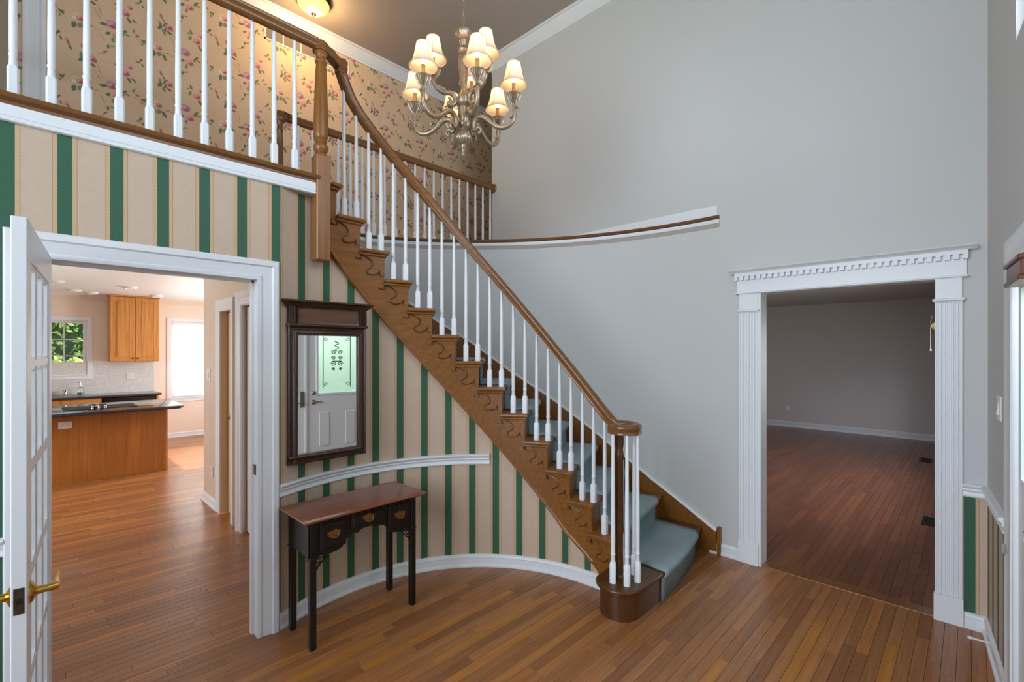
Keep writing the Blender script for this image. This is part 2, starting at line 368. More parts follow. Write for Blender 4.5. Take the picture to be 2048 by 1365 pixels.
    def loft(s, rings, cap=True, closed_prof=True):
        n = len(rings[0]); vs = [p for r in rings for p in r]; fs = []
        for i in range(len(rings)-1):
            for q in range(n if closed_prof else n-1):
                fs.append((i*n+q, i*n+(q+1) % n, (i+1)*n+(q+1) % n, (i+1)*n+q))
        if cap and closed_prof: fs += [tuple(range(n-1, -1, -1)), tuple((len(rings)-1)*n+q for q in range(n))]
        return s.add(vs, fs)
    def msweep(s, path, Nn, prof):                             # moulding with mitred corners in the plane of normal Nn
        P = [Vector(p) for p in path]; Nn = Vector(Nn).normalized(); m = len(P); rings = []
        for i in range(m):
            ts = []
            if i > 0: ts.append((P[i]-P[i-1]).normalized())
            if i < m-1: ts.append((P[i+1]-P[i]).normalized())
            ss = [Nn.cross(t).normalized() for t in ts]
            sd = ss[0] if len(ss) == 1 else (ss[0]+ss[1])/max((1+ss[0].dot(ss[1])), .2)
            rings.append([P[i]+sd*a+Nn*b for a, b in prof])
        return s.loft(rings)
    def rsweep(s, path, sides, prof):                          # rail: given side vectors, up = perpendicular to both
        P = [Vector(p) for p in path]; m = len(P); rings = []
        for i in range(m):
            t = (P[min(i+1, m-1)]-P[max(i-1, 0)]).normalized(); sd = Vector(sides[i]).normalized()
            sd = (sd-t*sd.dot(t)).normalized(); u = sd.cross(t).normalized()
            if i == 0: u0 = u
            if u.dot(u0) < 0: u = -u
            u0 = u
            rings.append([P[i]+sd*a+u*b for a, b in prof])
        return s.loft(rings)
    def wallstrip(s, path, zb, zt, s0=0.0):                    # vertical sheet with metric uv
        if s.uv is None: s.uv = {}
        o = len(s.v); S_ = s0; L = []
        for i, p in enumerate(path):
            if i: S_ += math.hypot(p[0]-path[i-1][0], p[1]-path[i-1][1])
            b = zb(i) if callable(zb) else zb; t = zt(i) if callable(zt) else zt
            s.v += [(p[0], p[1], b), (p[0], p[1], t)]; L.append((S_, b, t))
        for i in range(len(path)-1):
            s.uv[len(s.f)] = [(L[i][0], L[i][1]), (L[i+1][0], L[i+1][1]), (L[i+1][0], L[i+1][2]), (L[i][0], L[i][2])]
            s.f.append((o+2*i, o+2*i+2, o+2*i+3, o+2*i+1))
        return S_
def mesh(name, mb, mat, smooth=30, tone=None):
    me = bpy.data.meshes.new(name); me.from_pydata(mb.v, [], mb.f); me.update()
    if mb.uv is not None:
        ul = me.uv_layers.new(name='uv')
        for p in me.polygons:
            q = mb.uv.get(p.index)
            for j, li in enumerate(p.loop_indices):
                vv = me.vertices[me.loops[li].vertex_index].co
                ul.data[li].uv = q[j] if q else (vv.x, vv.z)
    if tone is not None:
        a = me.attributes.new('tone', 'FLOAT', 'FACE')
        a.data.foreach_set('value', tone if isinstance(tone, list) else [tone]*len(me.polygons))
    if mat: me.materials.append(M[mat] if isinstance(mat, str) else mat)
    if smooth:
        me.polygons.foreach_set('use_smooth', [True]*len(me.polygons)); me.set_sharp_from_angle(angle=rad(smooth))
    return me
def link(name, me, parent=None, mat4=None):
    o = bpy.data.objects.new(name, me); COL.objects.link(o)
    if parent:
        o.parent = parent
        o.matrix_parent_inverse = Matrix.Translation(-Vector(parent['_b'])) if '_b' in parent.keys() else Matrix.Identity(4)
    if mat4 is not None: o.matrix_basis = mat4
    return o
def part(name, mb, mat, parent, smooth=30, mat4=None, label=None):
    o = link(name, mesh(name, mb, mat, smooth), parent, mat4)
    if label: o['label'] = label
    return o
def tag(o, label, cat, group=None, kind=None):
    o['label'] = label; o['category'] = cat
    if group: o['group'] = group
    if kind: o['kind'] = kind
    return o
def thing(name, label, cat, loc=(0, 0, 0), group=None, kind=None):
    o = bpy.data.objects.new(name, None); COL.objects.link(o); o.location = loc; o.empty_display_size = .1
    o['_b'] = list(loc); return tag(o, label, cat, group, kind)
def single(name, mb, mat, label, cat, group=None, kind=None, smooth=30):
    return tag(link(name, mesh(name, mb, mat, smooth)), label, cat, group, kind)
def struct(name, mb, mat, label, cat='wall', smooth=30): return single(name, mb, mat, label, cat, None, 'structure', smooth)
def holed(mb, u0, u1, z0, z1, holes, place, d0=0.0, d1=.12):
    us = sorted({u0, u1, *[c for h in holes for c in h[:2] if u0 < c < u1]}); zs = sorted({z0, z1, *[c for h in holes for c in h[2:] if z0 < c < z1]})
    for a, b in zip(us, us[1:]):
        run = []
        for c, d in zip(zs, zs[1:]):
            m, n = (a+b)/2, (c+d)/2
            if not any(h[0] < m < h[1] and h[2] < n < h[3] for h in holes): mb.box(a, b, d0, d1, c, d, place)
    return mb

# ------------------------------------------------------------------ key dimensions
YA, XB, F2, CEIL, LOWC = 2.935, 3.907, 2.744, 5.12, 2.60
CX, CY, CO, RO = 1.56, 1.84, (1.10, 1.55), 2.807
RW, RS, RN, RB = 1.208, 1.165, 1.125, 1.20       # wall, string face, nosing return, balusters
RISE = F2/14
def pc(r, a): return (CX+r*math.cos(rad(a)), CY+r*math.sin(rad(a)))
def phin(k): return -8+8.65*(k-2)
def phout(k): return -5+7.2*(k-1)
def nos(a): return (2+(a+8)/8.65)*RISE
def outer(a, inset=0.0):
    c, s_ = math.cos(rad(a)), math.sin(rad(a)); R = RO-inset
    dx, dy = CX-CO[0], CY-CO[1]; b = dx*c+dy*s_; t = -b+math.sqrt(b*b-(dx*dx+dy*dy-R*R))
    x, y = CX+c*t, CY+s_*t
    if y < CO[1]: t = (XB-inset-CX)/c; x, y = CX+c*t, CY+s_*t
    if y > 4.10-inset: t = (4.10-inset-CY)/s_; x, y = CX+c*t, CY+s_*t
    return (x, y)
QA = rad(4.5); QC = Vector((XB, -.068, 0)); QW = Vector((-math.cos(QA), -math.sin(QA), 0)); QN = Vector((-math.sin(QA), math.cos(QA), 0))
def wc(s_, n_, z): return QC+QW*s_+QN*n_+Z*z          # front wall frame: along, out into the foyer, up

# ------------------------------------------------------------------ floors: oak strips
def planks(reg, mat, vis, W=.0572, seed=1, sub='floor', label=''):
    rnd = random.Random(seed); x0, x1, y0, y1 = reg[0]
    sb = MB()
    for r in reg: sb.box(r[0], r[1], r[2], r[3], -.08, -.009)
    fl = struct('floor', sb, 'gap', label, 'floor', 0)
    items = []
    for (x0, x1, y0, y1) in reg:
        j0, j1 = math.floor(y0/W), math.ceil(y1/W)
        for j in range(j0, j1):
            ya, yb = max(j*W, y0), min((j+1)*W, y1)
            if yb-ya < .006: continue
            x = x0-rnd.random()*.8
            while x < x1:
                L = rnd.uniform(.35, 1.15); a, b = max(x, x0), min(x+L, x1); x += L
                if b-a < .02: continue
                t = rnd.random()
                items.append((vis((a+b)/2, (ya+yb)/2, a, b), a, b, ya, yb, t))
    items.sort(key=lambda q: -q[0])
    def geo(mb, a, b, ya, yb):
        g, c = .0007, .0007; o = len(mb.v)
        for ins, z in ((g, -.009), (g, -c), (g+c, 0)):
            mb.v += [(a+ins, ya+ins, z), (b-ins, ya+ins, z), (b-ins, yb-ins, z), (a+ins, yb-ins, z)]
        for q in range(2): mb.f += [(o+4*q+i, o+4*q+(i+1) % 4, o+4*q+4+(i+1) % 4, o+4*q+4+i) for i in range(4)]
        mb.f.append((o+8, o+9, o+10, o+11))
    for q in items[:300]:
        mb = MB(); geo(mb, *q[1:5]); link('plank', mesh('plank', mb, mat, 0, q[5]), fl)
    mb = MB(); tones = []
    for q in items[300:]:
        geo(mb, *q[1:5]); tones += [q[5]]*9
    o = link('plank_field', mesh('plank_field', mb, mat, 0, tones), fl); o['kind'] = 'stuff'
    return fl
def score(x, y, a, b):
    u, v, t = proj(x, y, 0)
    if t < .5: return 0
    pa, pb = proj(a, y, 0), proj(b, y, 0)
    if pa[2] < .3 or pb[2] < .3: return 0
    lo, hi = max(min(pa[0], pb[0]), 0), min(max(pa[0], pb[0]), 2048)
    if hi <= lo or v > 1460: return 0
    return (hi-lo)*(FPX*1.65*.057/t/t)
def vis_main(x, y, a, b):
    sc = score(x, y, a, b)
    if y > YA:
        if y < YA+.2: return sc*.5
        xa = x*YA/y
        if not (.02 < xa < .93): return 0
    else:
        r = math.hypot(x-CX, y-CY); an = deg(math.atan2(y-CY, x-CX))
        if -15 < an < 110 and r > RW: return 0
        if x > XB: return 0
    return sc
def vis_liv(x, y, a, b):
    sc = score(x, y, a, b); yb = y*XB/x
    return sc if .1 < yb < 1.2 else 0
planks([(-2.2, XB+.02, -.6, 3.0), (-1.5, 3.6, 3.0, 10.8)], 'floor', vis_main, seed=3, label='warm oak strip floor of the foyer and kitchen')
planks([(XB+.10, 11.45, .02, 4.4)], 'floor2', vis_liv, seed=5, label='oak strip floor of the empty living room, coloured darker and redder for its dim light')
mb = MB().slab([(XB+.0, .15), (XB+.11, .15), (XB+.11, 1.16), (XB+.0, 1.16)], -.02, .006, .005)
struct('trim_threshold', mb, 'oak', 'oak threshold board in the dentil doorway', 'threshold')

# ------------------------------------------------------------------ foyer walls
KX0, KX1, KH = .04, .915, 2.055          # kitchen doorway
w = MB()
def pA(u, d, z): return Vector((u, YA+d, z))
holed(w, -2.2, 1.05, 0, F2-.02, [(KX0-.02, KX1+.02, 0, KH+.02)], pA, 0, .12)
w.uv = {}                                # every face: u = x
arc = [pc(RW, a) for a in [115-i*2.5 for i in range(0, 49)]]
arcA = [115-i*2.5 for i in range(0, 49)]
def top_at(i):
    a = arcA[i]
    return F2-.02 if a > 97 else max(.05, nos(a)-.40)
w.wallstrip(arc, 0, top_at, 1.05)
back = [pc(RW+.07, a) for a in arcA]
w.wallstrip(back, 0, top_at, 1.05)
wallA = struct('wall_left', w, 'stripe', 'green and cream striped papered wall that curves under the staircase', 'wall', 0)
# wall B (right, straight), with the living room doorway
w = MB(); LY0, LY1, LH = .159, 1.148, 2.085
def pB(u, d, z): return Vector((XB+d, u, z))
holed(w, -.20, 4.145, 0, CEIL, [(LY0-.015, LY1+.015, 0, LH+.015)], pB, 0, .12)
struct('wall_right', w, 'wall', 'tall plain grey foyer wall with the dentil doorway', 'wall', 0)
# outer curved wall beside the stairs
w = MB(); pts = [(CO[0]+RO*math.cos(rad(a)), CO[1]+RO*math.sin(rad(a))) for a in [i*65.3/40 for i in range(41)]]+[(1.6, 4.10), (1.485, 4.10)]
w.wallstrip(pts, 0, F2-.03); w.wallstrip([(p[0]+.05, p[1]+.05) for p in pts], 0, F2-.03)
struct('wall_curved', w, 'wall', 'curved plain grey wall along the outer side of the stairs', 'wall', 40)
# front wall behind the camera: double doors below, a wide window above
w = MB(); DS0, DS1, DSP = .80, 2.314, 1.557
def pF(u, d, z): return wc(u, -d, z)
holed(w, -.2, 6.3, 0, CEIL, [(DS0-.02, DS1+.02, 0, 2.06), (.9, 3.8, 3.0, 4.7)], pF, 0, .14)
struct('wall_front', w, 'wall', 'grey front wall with the entry doors and a high window', 'wall', 0)
w = MB()
for s_ in [.9, 1.6, 2.35, 3.1, 3.77]: w.box(s_, s_+.03, .05, .09, 3.0, 4.7, pF)
for z_ in [3.0, 3.85, 4.67]: w.box(.9, 3.8, .05, .09, z_, z_+.03, pF)
wf = struct('window_3', w, 'trim', 'white muntins of the high foyer window above the doors', 'window', 0)
part('pane', MB().box(.9, 3.8, .066, .072, 3.0, 4.7, pF), 'glass', wf, 0)
# left wall, out of view; its tall window is added to light the foyer
w = MB()
def pL(u, d, z): return Vector((-2.2-d, u, z))
holed(w, -.7, 5.3, 0, CEIL, [(-.2, 2.6, .8, 4.4)], pL, 0, .14)
struct('wall_side', w, 'wall', 'plain grey side wall of the foyer with an added window for light', 'wall', 0)
w = MB()
for u_ in [-.2, .72, 1.64, 2.57]: w.box(u_, u_+.03, .05, .09, .8, 4.4, pL)
for z_ in [.8, 2.0, 3.2, 4.37]: w.box(-.2, 2.6, .05, .09, z_, z_+.03, pL)
wf = struct('window_added', w, 'trim', 'white muntins of the unseen foyer side window added for light', 'window', 0)
part('pane', MB().box(-.2, 2.6, .066, .072, .8, 4.4, pL), 'glass', wf, 0)
# upstairs hall
YF = 5.10
w = MB(); w.uv = {}; w.wallstrip([(-.06, YF), (6.2, YF)], F2, CEIL, -.06); w.wallstrip([(-.06, YF+.1), (6.2, YF+.1)], F2, CEIL)
struct('wall_upstairs', w, 'floral', 'rose patterned papered wall of the upstairs hall', 'wall', 0)
w = MB().box(-2.2, -.06, YF+.25, YF+.33, F2, CEIL)
struct('wall_upstairs_room', w, 'beige', 'beige wall seen through the upstairs door opening', 'wall', 0)
w = MB().box(6.1, 6.2, 4.0, YF+.1, F2, CEIL); w.box(XB+.12, 6.2, 4.03, 4.145, F2, CEIL)
struct('wall_hall_end', w, 'wall', 'plain end wall of the upstairs hall', 'wall', 0)
cs = [(0, 0), (.0, .018), (.02, .02), (.03, .014), (.09, .018), (.10, .026), (.125, .026), (.13, 0)]
struct('trim_1', MB().msweep([(-.03, YF, F2), (-.03, YF, F2+2.05), (-.9, YF, F2+2.05)], (0, -1, 0), [(-a, b) for a, b in cs]), 'trim', 'white casing of the door upstairs in the papered hall', 'trim')
# upper floor slab
w = MB(); w.box(-2.2, 1.30, YA+.02, YF, LOWC+.02, F2); w.box(1.42, 6.2, 4.10, YF, LOWC+.02, F2)
led = [(CO[0]+(RO-.005)*math.cos(rad(a)), CO[1]+(RO-.005)*math.sin(rad(a))) for a in [-1.5+i*67/40 for i in range(41)]]
w.prism([(XB, 1.46)]+[p for p in led if p[1] > 1.46]+[(2.2, 4.11), (XB, 4.11)], LOWC+.05, F2)
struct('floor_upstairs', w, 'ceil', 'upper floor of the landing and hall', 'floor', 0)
# ceilings
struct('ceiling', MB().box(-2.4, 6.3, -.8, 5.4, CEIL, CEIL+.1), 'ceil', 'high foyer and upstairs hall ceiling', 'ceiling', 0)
struct('ceiling_kitchen', MB().box(-1.6, 1.37, YA+.1, 6.05, LOWC, LOWC+.02).box(-1.6, 3.8, 6.05, 11.0, LOWC, LOWC+.02), 'kceil', 'low white glossy kitchen ceiling', 'ceiling', 0)
struct('ceiling_living', MB().box(XB+.1, 11.6, -.1, 4.5, LOWC, LOWC+.1), 'lwall', 'low living room ceiling', 'ceiling', 0)
# crown mouldings
cr = [(0, 0), (.02, 0), (.022, .018), (.035, .026), (.05, .06), (.08, .085), (.09, .10), (.11, .104), (.11, .125), (0, .125)]
struct('trim_2', MB().msweep([(XB, -.068, CEIL-.125), (XB, 4.145, CEIL-.125)], Z, cr), 'trim', 'white crown moulding along the tall grey wall', 'moulding', 40)
struct('trim_3', MB().msweep([(6.1, YF, CEIL-.125), (-.06, YF, CEIL-.125)], Z, cr), 'trim', 'white crown moulding above the rose wallpaper', 'moulding', 40)
# baseboards
bp = [(0, 0), (.026, 0), (.026, .012), (.018, .02), (.014, .022), (.014, .066), (.018, .07), (.016, .08), (.008, .09), (0, .092)]
arcp = [(*pc(RW, a), 0) for a in [-7+i*2.0 for i in range(60)]]
struct('baseboard_left', MB().msweep(arcp+[(1.03, YA-.002, 0)], Z, bp), 'trim', 'white baseboard following the curved striped wall', 'baseboard', 40)
struct('baseboard_right', MB().msweep([(XB, 1.304, 0), (XB, 1.535, 0)], Z, bp), 'trim', 'short white baseboard between stairs and fluted pilaster', 'baseboard', 40)
struct('baseboard_front', MB().msweep([wc(.685, 0, 0), wc(0, 0, 0), (XB, .039, 0)], Z, bp), 'trim', 'white baseboard turning the corner beside the right pilaster', 'baseboard', 40)
struct('baseboard_left_end', MB().msweep([(KX0-.115, YA, 0), (-2.2, YA, 0)], Z, bp), 'trim', 'white baseboard left of the kitchen doorway', 'baseboard', 40)
# chair rails
cp = [(0, 0), (.012, 0), (.018, .008), (.012, .016), (.010, .03), (.016, .036), (.02, .044), (.018, .052), (.03, .06), (.034, .07), (.026, .078), (0, .08)]
struct('trim_4', MB().msweep([(*pc(RW, a), .778) for a in [41.5+i*1.5 for i in range(49)]]+[(1.03, YA-.002, .778)], Z, cp), 'trim', 'white chair rail curving across the striped wall', 'chair rail', 40)
struct('trim_5', MB().msweep([wc(.685, 0, .778), wc(0, 0, .778), (XB, .039, .778)], Z, cp), 'trim', 'white chair rail turning the corner beside the right pilaster', 'chair rail', 40)
struct('trim_19', MB().msweep([(KX0-.115, YA, .778), (-2.2, YA, .778)], Z, cp), 'trim', 'white chair rail left of the kitchen doorway', 'chair rail', 40)
# striped paper below the right chair rail (a skin on each wall)
w = MB(); w.uv = {}
w.wallstrip([(XB-.0015, .045), (XB-.0015, -.068)], .05, .79, .079)
q0, q1 = wc(0, .0015, 0), wc(.685, .0015, 0)
w.wallstrip([(q0.x, q0.y), (q1.x, q1.y)], .05, .79, .091+.16)
struct('wall_wainscot', w, 'stripe', 'striped paper below the chair rail beside the right pilaster', 'wallpaper', 0)

# ------------------------------------------------------------------ upper floor edge: nosings and fascia
np_ = [(-.03, .0), (.022, 0), (.036, .006), (.04, .016), (.036, .026), (.018, .03), (.012, .036), (.012, .054), (-.03, .054)]
np_ = [(a, .054-b-.054) for a, b in np_]
w = MB().msweep([(1.27, YA, F2), (-2.2, YA, F2)], Z, np_)
struct('trim_6', w, 'rail', 'dark oak nosing along the balcony edge above the striped wall', 'nosing', 40)
fa = [(0, 0), (.012, 0), (.018, .004), (.018, .012), (.012, .016), (.012, .02), (.016, .024), (.016, .07), (0, .07)]
struct('trim_7', MB().msweep([(1.27, YA, 2.622), (-2.2, YA, 2.622)], Z, fa), 'trim', 'white fascia board under the balcony nosing', 'fascia', 40)
cur = [(CO[0]+RO*math.cos(rad(a)), CO[1]+RO*math.sin(rad(a))) for a in [-1.8+i*67.1/44 for i in range(45)]]
cur = [p if p[1] > CO[1] else (XB, p[1]) for p in cur]+[(1.45, 4.10)]
n2 = [(-.01, 0), (.02, 0), (.03, -.006), (.033, -.013), (.03, -.02), (.018, -.026), (-.01, -.03)]
struct('trim_8', MB().msweep([(*p, F2) for p in cur], Z, n2), 'rail', 'thin oak ledge nosing sweeping along the curved wall', 'nosing', 40)
struct('trim_9', MB().msweep([(*p, F2-.062) for p in cur], Z, [(0, 0), (.01, 0), (.014, .006), (.014, .03), (0, .03)]), 'trim', 'thin white fascia under the curved ledge', 'fascia', 40)
struct('baseboard_ledge', MB().msweep([(XB, 1.475, F2), (XB, 4.1, F2)], Z, [(0, 0), (.012, 0), (.012, .07), (.006, .084), (0, .086)]), 'trim', 'white baseboard above the curved ledge on the grey wall', 'baseboard', 40)

# ------------------------------------------------------------------ kitchen doorway casing (left wall)
cas = [(0, 0), (0, .012), (.008, .016), (.02, .016), (.024, .012), (.075, .02), (.082, .03), (.108, .03), (.115, .022), (.115, 0)]
struct('trim_10', MB().msweep([(KX0, YA, 0), (KX0, YA, KH), (KX1, YA, KH), (KX1, YA, 0)], (0, -1, 0), cas), 'trim', 'white moulded casing around the kitchen doorway', 'door casing', 40)
w = MB(); w.box(KX0-.02, KX0, YA-.002, YA+.125, 0, KH); w.box(KX1, KX1+.02, YA-.002, YA+.125, 0, KH); w.box(KX0-.02, KX1+.02, YA-.002, YA+.125, KH, KH+.02)
w.box(KX0, KX0+.012, YA+.05, YA+.085, 0, KH); w.box(KX1-.012, KX1, YA+.05, YA+.085, 0, KH); w.box(KX0, KX1, YA+.05, YA+.085, KH-.012, KH)
jm = struct('trim_11', w, 'trim', 'white jamb lining of the kitchen doorway', 'door jamb', 0)
sp = MB().bbox(KX1-.003, KX1, YA+.012, YA+.045, .93, .99, .001); sp.box(KX1-.0034, KX1-.001, YA+.02, YA+.036, .948, .972)
part('strike_plate', sp, 'strike', jm, 0, label='worn steel strike plate')

# open french door, hinged on the left jamb
FD = thing('door_1', 'open white french door with small glass panes and brass levers', 'door', (.045, YA-.03, 0), kind='structure')
e = Vector((-.046, -.518, 0)); e = e.normalized(); fn = Vector((-e.y, e.x, 0))     # along the leaf; face towards the doorway (+x)
if fn.x < 0: fn = -fn
DH = Vector((.072, YA-.035, .012)); DW, DT, DZ = .835, .036, 2.045
def fd(u, d, z): return DH+e*u-fn*d+Z*z          # u from hinge, d back from the +x face
st, tr_, br_, mu = .105, .12, .235, .022
for a, b in ((0, st), (DW-st, DW)): part('stile', MB().bbox(a, b, 0, DT, 0, DZ, .002, fd), 'trim', FD, 0)
part('rail', MB().bbox(st, DW-st, 0, DT, DZ-tr_, DZ, .002, fd), 'trim', FD, 0); part('rail', MB().bbox(st, DW-st, 0, DT, 0, br_, .002, fd), 'trim', FD, 0)
gw = (DW-2*st-2*mu)/3; gh = (DZ-tr_-br_-4*mu)/5
for i in (1, 2):
    x = st+i*gw+(i-1)*mu; part('muntin', MB().prism([(x-.006, 0+.004), (x+mu+.006, .004), (x+mu, .012), (x+mu, DT-.012), (x+mu+.006, DT-.004), (x-.006, DT-.004), (x, DT-.012), (x, .012)], br_, DZ-tr_, fd), 'trim', FD, 0)
for j in range(1, 5):
    z = br_+j*gh+(j-1)*mu; part('muntin', MB().box(st, DW-st, .0035, DT-.0035, z, z+mu, fd), 'trim', FD, 0)
for i in range(3):
    for j in range(5):
        x = st+i*(gw+mu); z = br_+j*(gh+mu)
        part('pane', MB().box(x, x+gw, DT/2-.002, DT/2+.002, z, z+gh, fd), 'glass', FD, 0)
        b = MB()
        for (p, q, r_, t_) in ((x, x+.01, z, z+gh), (x+gw-.01, x+gw, z, z+gh), (x+.01, x+gw-.01, z, z+.01), (x+.01, x+gw-.01, z+gh-.01, z+gh)): b.box(p, q, .006, DT-.006, r_, t_, fd)
        part('glazing_bead', b, 'trim', FD, 0)
HZ = .875
part('latch_plate', MB().bbox(DW-.0005, DW+.002, .006, DT-.006, HZ-.04, HZ+.04, .001, fd), 'strike', FD, 0, label='paint-smeared latch plate with a round bolt hole')
part('latch_bolt', MB().lathe([(.009, -.0005), (.009, .003), (.006, .0034), (.0055, .002), (0, .002)], 14, T=Matrix.Translation(fd(DW, DT/2, HZ)) @ e.to_track_quat('Z', 'Y').to_matrix().to_4x4()), 'darkslot', FD)
for sgn in (1, -1):
    base = fd(DW-.06, 0 if sgn > 0 else DT, HZ); ax = fn*sgn
    T = Matrix.Translation(base) @ ax.to_track_quat('Z', 'Y').to_matrix().to_4x4()
    rose = part('rosette', MB().lathe([(.034, 0), (.034, .004), (.029, .008), (.02, .012), (.013, .016), (.012, .03)], 24, T=T), 'brass', FD)
    p0 = base+ax*.014; p1 = base+ax*.058
    lv = MB().tube([p0, base+ax*.03, base+ax*.05, p1-e*.004, p1-e*.014, p1-e*.06+Z*.002, p1-e*.10+Z*.008], [.0115, .011, .0115, .0125, .012, .0085, .007], 14)
    part('lever', lv, 'brass', FD)

# ------------------------------------------------------------------ dentil doorway (right wall)
DF = thing('trim_12', 'white doorway surround with fluted pilasters and dentil cornice', 'door surround', (XB, .65, 0), kind='structure')
def q_(u, d, z): return Vector((XB-d, u, z))     # u = y, d = out from the wall
for (a, b) in ((1.169, 1.304), (.039, .161)):
    part('plinth_block', MB().bbox(a-.006, b+.006, 0, .034, 0, .165, .002, q_), 'trim', DF, 0)
    n = 6; wd_ = (b-a)/(n*2+1); pl = [(a, 0), (a, .024)]
    for i in range(n):
        x = a+wd_*(2*i+1); pl += [(x, .024), (x+wd_*.2, .016), (x+wd_*.8, .016), (x+wd_, .024)]
    pl += [(b, .024), (b, 0)]
    part('pilaster', MB().prism(pl, .165, 1.945, q_), 'trim', DF, 0)
    c = MB(); c.bbox(a-.004, b+.004, 0, .03, 1.94, 1.948, .002, q_); c.bbox(a-.012, b+.012, 0, .042, 1.948, 1.964, .004, q_)
    part('capital', c, 'trim', DF, 0); part('frieze_block', MB().bbox(a, b, 0, .022, 1.964, 2.09, .002, q_), 'trim', DF, 0)
part('jamb_lining', MB().box(LY0-.018, LY0, -.125, .018, 0, LH, q_).box(LY1, LY1+.022, -.125, .018, 0, LH, q_).box(LY0-.018, LY1+.022, -.125, .018, LH, LH+.02, q_), 'trim', DF, 0)
c = MB().bbox(.02, 1.322, 0, .020, 2.098, 2.225, .002, q_); part('architrave', c, 'trim', DF, 0)
part('bead', MB().bbox(.010, 1.332, 0, .036, 2.088, 2.10, .003, q_), 'trim', DF, 0)
nd = 33; y0_, y1_ = .012, 1.332; pt = (y1_-y0_)/(nd-.4)
part('dentil_band', MB().bbox(y0_, y1_, 0, .046, 2.222, 2.248, .001, q_), 'trim', DF, 0)
for i in range(nd):
    a = y0_+i*pt; part('dentil', MB().box(a, min(a+pt*.6, y1_), 0, .046, 2.194, 2.2225, q_), 'trim', DF, 0)
kp = [(0, 0), (.048, 0), (.052, .005), (.064, .012), (.078, .018), (.082, .026), (0, .026)]
part('cornice', MB().msweep([(XB, -.025, 2.247), (XB, 1.368, 2.247)], Z, kp), 'trim', DF, 40)

# ------------------------------------------------------------------ staircase
ST = thing('staircase', 'curved oak staircase with teal carpet runner and scroll brackets', 'staircase', (2.9, 1.9, 0))
Zk = lambda k: k*RISE
TT = .028
BN = (2.615, 1.59)
def t1_outline(rr, ins):
    p = [(BN[0]+rr*math.cos(rad(a)), BN[1]+rr*math.sin(rad(a))) for a in range(110, 271, 10)]
    p += [(2.75, 1.435+ins), (2.89, 1.437+ins), (3.1, 1.448+ins), (3.35, 1.478+ins), (3.6, 1.525+ins), (3.80, 1.575+ins), (XB-.012, 1.60+ins)]
    p += [outer(phout(2)+1.5, .012), pc(RN+.1, phin(2)+4), pc(RS-.03, phin(2)+3)]
    return p
part('tread', MB().slab(t1_outline(.155, 0), RISE-TT, RISE, .012), 'oakdark', ST, 50, label='dark oak curtail step with rounded end')
part('riser', MB().prism(t1_outline(.128, .027), 0, RISE-TT), 'oakdark', ST, 40)
part('scotia', MB().slab(t1_outline(.139, .016), RISE-TT-.016, RISE-TT, .006), 'oakdark', ST, 50)
for k in range(2, 14):
    a0, a1 = phin(k), phin(k+1)+1.9
    def pol(ri, fs, oi):
        pin = [pc(ri, a0+fs+(a1-a0-fs)*i/4) for i in range(5)]
        out = outer(phout(k)+fs*.45, .004); ob = outer(phout(k+1)+1.0, .004); om = outer((phout(k)+phout(k+1))/2, .004)
        return [out, om, ob]+pin[::-1]
    part('tread', MB().slab(pol(RN, 0, 0), Zk(k)-TT, Zk(k), .0125), 'oak', ST, 50)
    part('scotia', MB().slab(pol(RN+.018, .8, 0), Zk(k)-TT-.017, Zk(k)-TT, .006), 'oak', ST, 50)
def riser_line(k): return Vector((*pc(RS, phin(k)+1.4), 0)), Vector((*outer(phout(k)+.65, .004), 0))
for k in range(2, 15):
    A, B = riser_line(k); d_ = (B-A).normalized(); n_ = Vector((-d_.y, d_.x, 0))
    m = MB()
    for q in (0,):
        vs = [A, B, B+n_*.018, A+n_*.018]
        m.prism([(p.x, p.y) for p in vs], Zk(k-1)-.005, Zk(k)-TT)
    part('riser', m, 'oak', ST, 0)
# top landing nosing
A = [pc(RN, phin(14)), pc(RN, phin(14)+4)]; o0 = outer(phout(14), .004)
part('landing_nosing', MB().slab([o0, (o0[0]-.12, o0[1]), A[1], A[0]], F2-TT, F2, .0125), 'oak', ST, 50)
part('scotia', MB().slab([o0, (o0[0]-.12, o0[1]), pc(RN+.018, phin(14)+4), pc(RN+.018, phin(14)+.8)], F2-TT-.017, F2-TT, .006), 'oak', ST, 50)
# open cut string
def sbot(a):
    off = .52 if a > 12 else .44+.08*max(0, (a-1)/11); return max(0.0, nos(a)-off)
m = MB()
for k in range(1, 15):
    a0 = -9.0 if k == 1 else phin(k)+1.4; a1 = phin(k+1)+1.4 if k < 14 else 101.0
    zt = Zk(k)-TT if k < 14 else F2-.03
    cols = [a0+(a1-a0)*i/5 for i in range(6)]; rings = []
    for a in cols:
        b = min(sbot(a), zt-.01); i_, o_ = pc(RS, a), pc(RS+.042, a)
        rings.append([(i_[0], i_[1], b), (i_[0], i_[1], zt), (o_[0], o_[1], zt), (o_[0], o_[1], b)])
    m.loft(rings)
part('string', m, 'oak', ST, 40)
m = MB(); m.rsweep([(*pc(RS+.004, a), sbot(a)+.012) for a in [2+i*2.5 for i in range(40)]], [Vector((math.cos(rad(a)), math.sin(rad(a)), 0)) for a in [2+i*2.5 for i in range(40)]], [(-.008, -.012), (-.008, .006), (-.002, .014), (.01, .014), (.01, -.012)])
part('string_bead', m, 'oak', ST, 40)
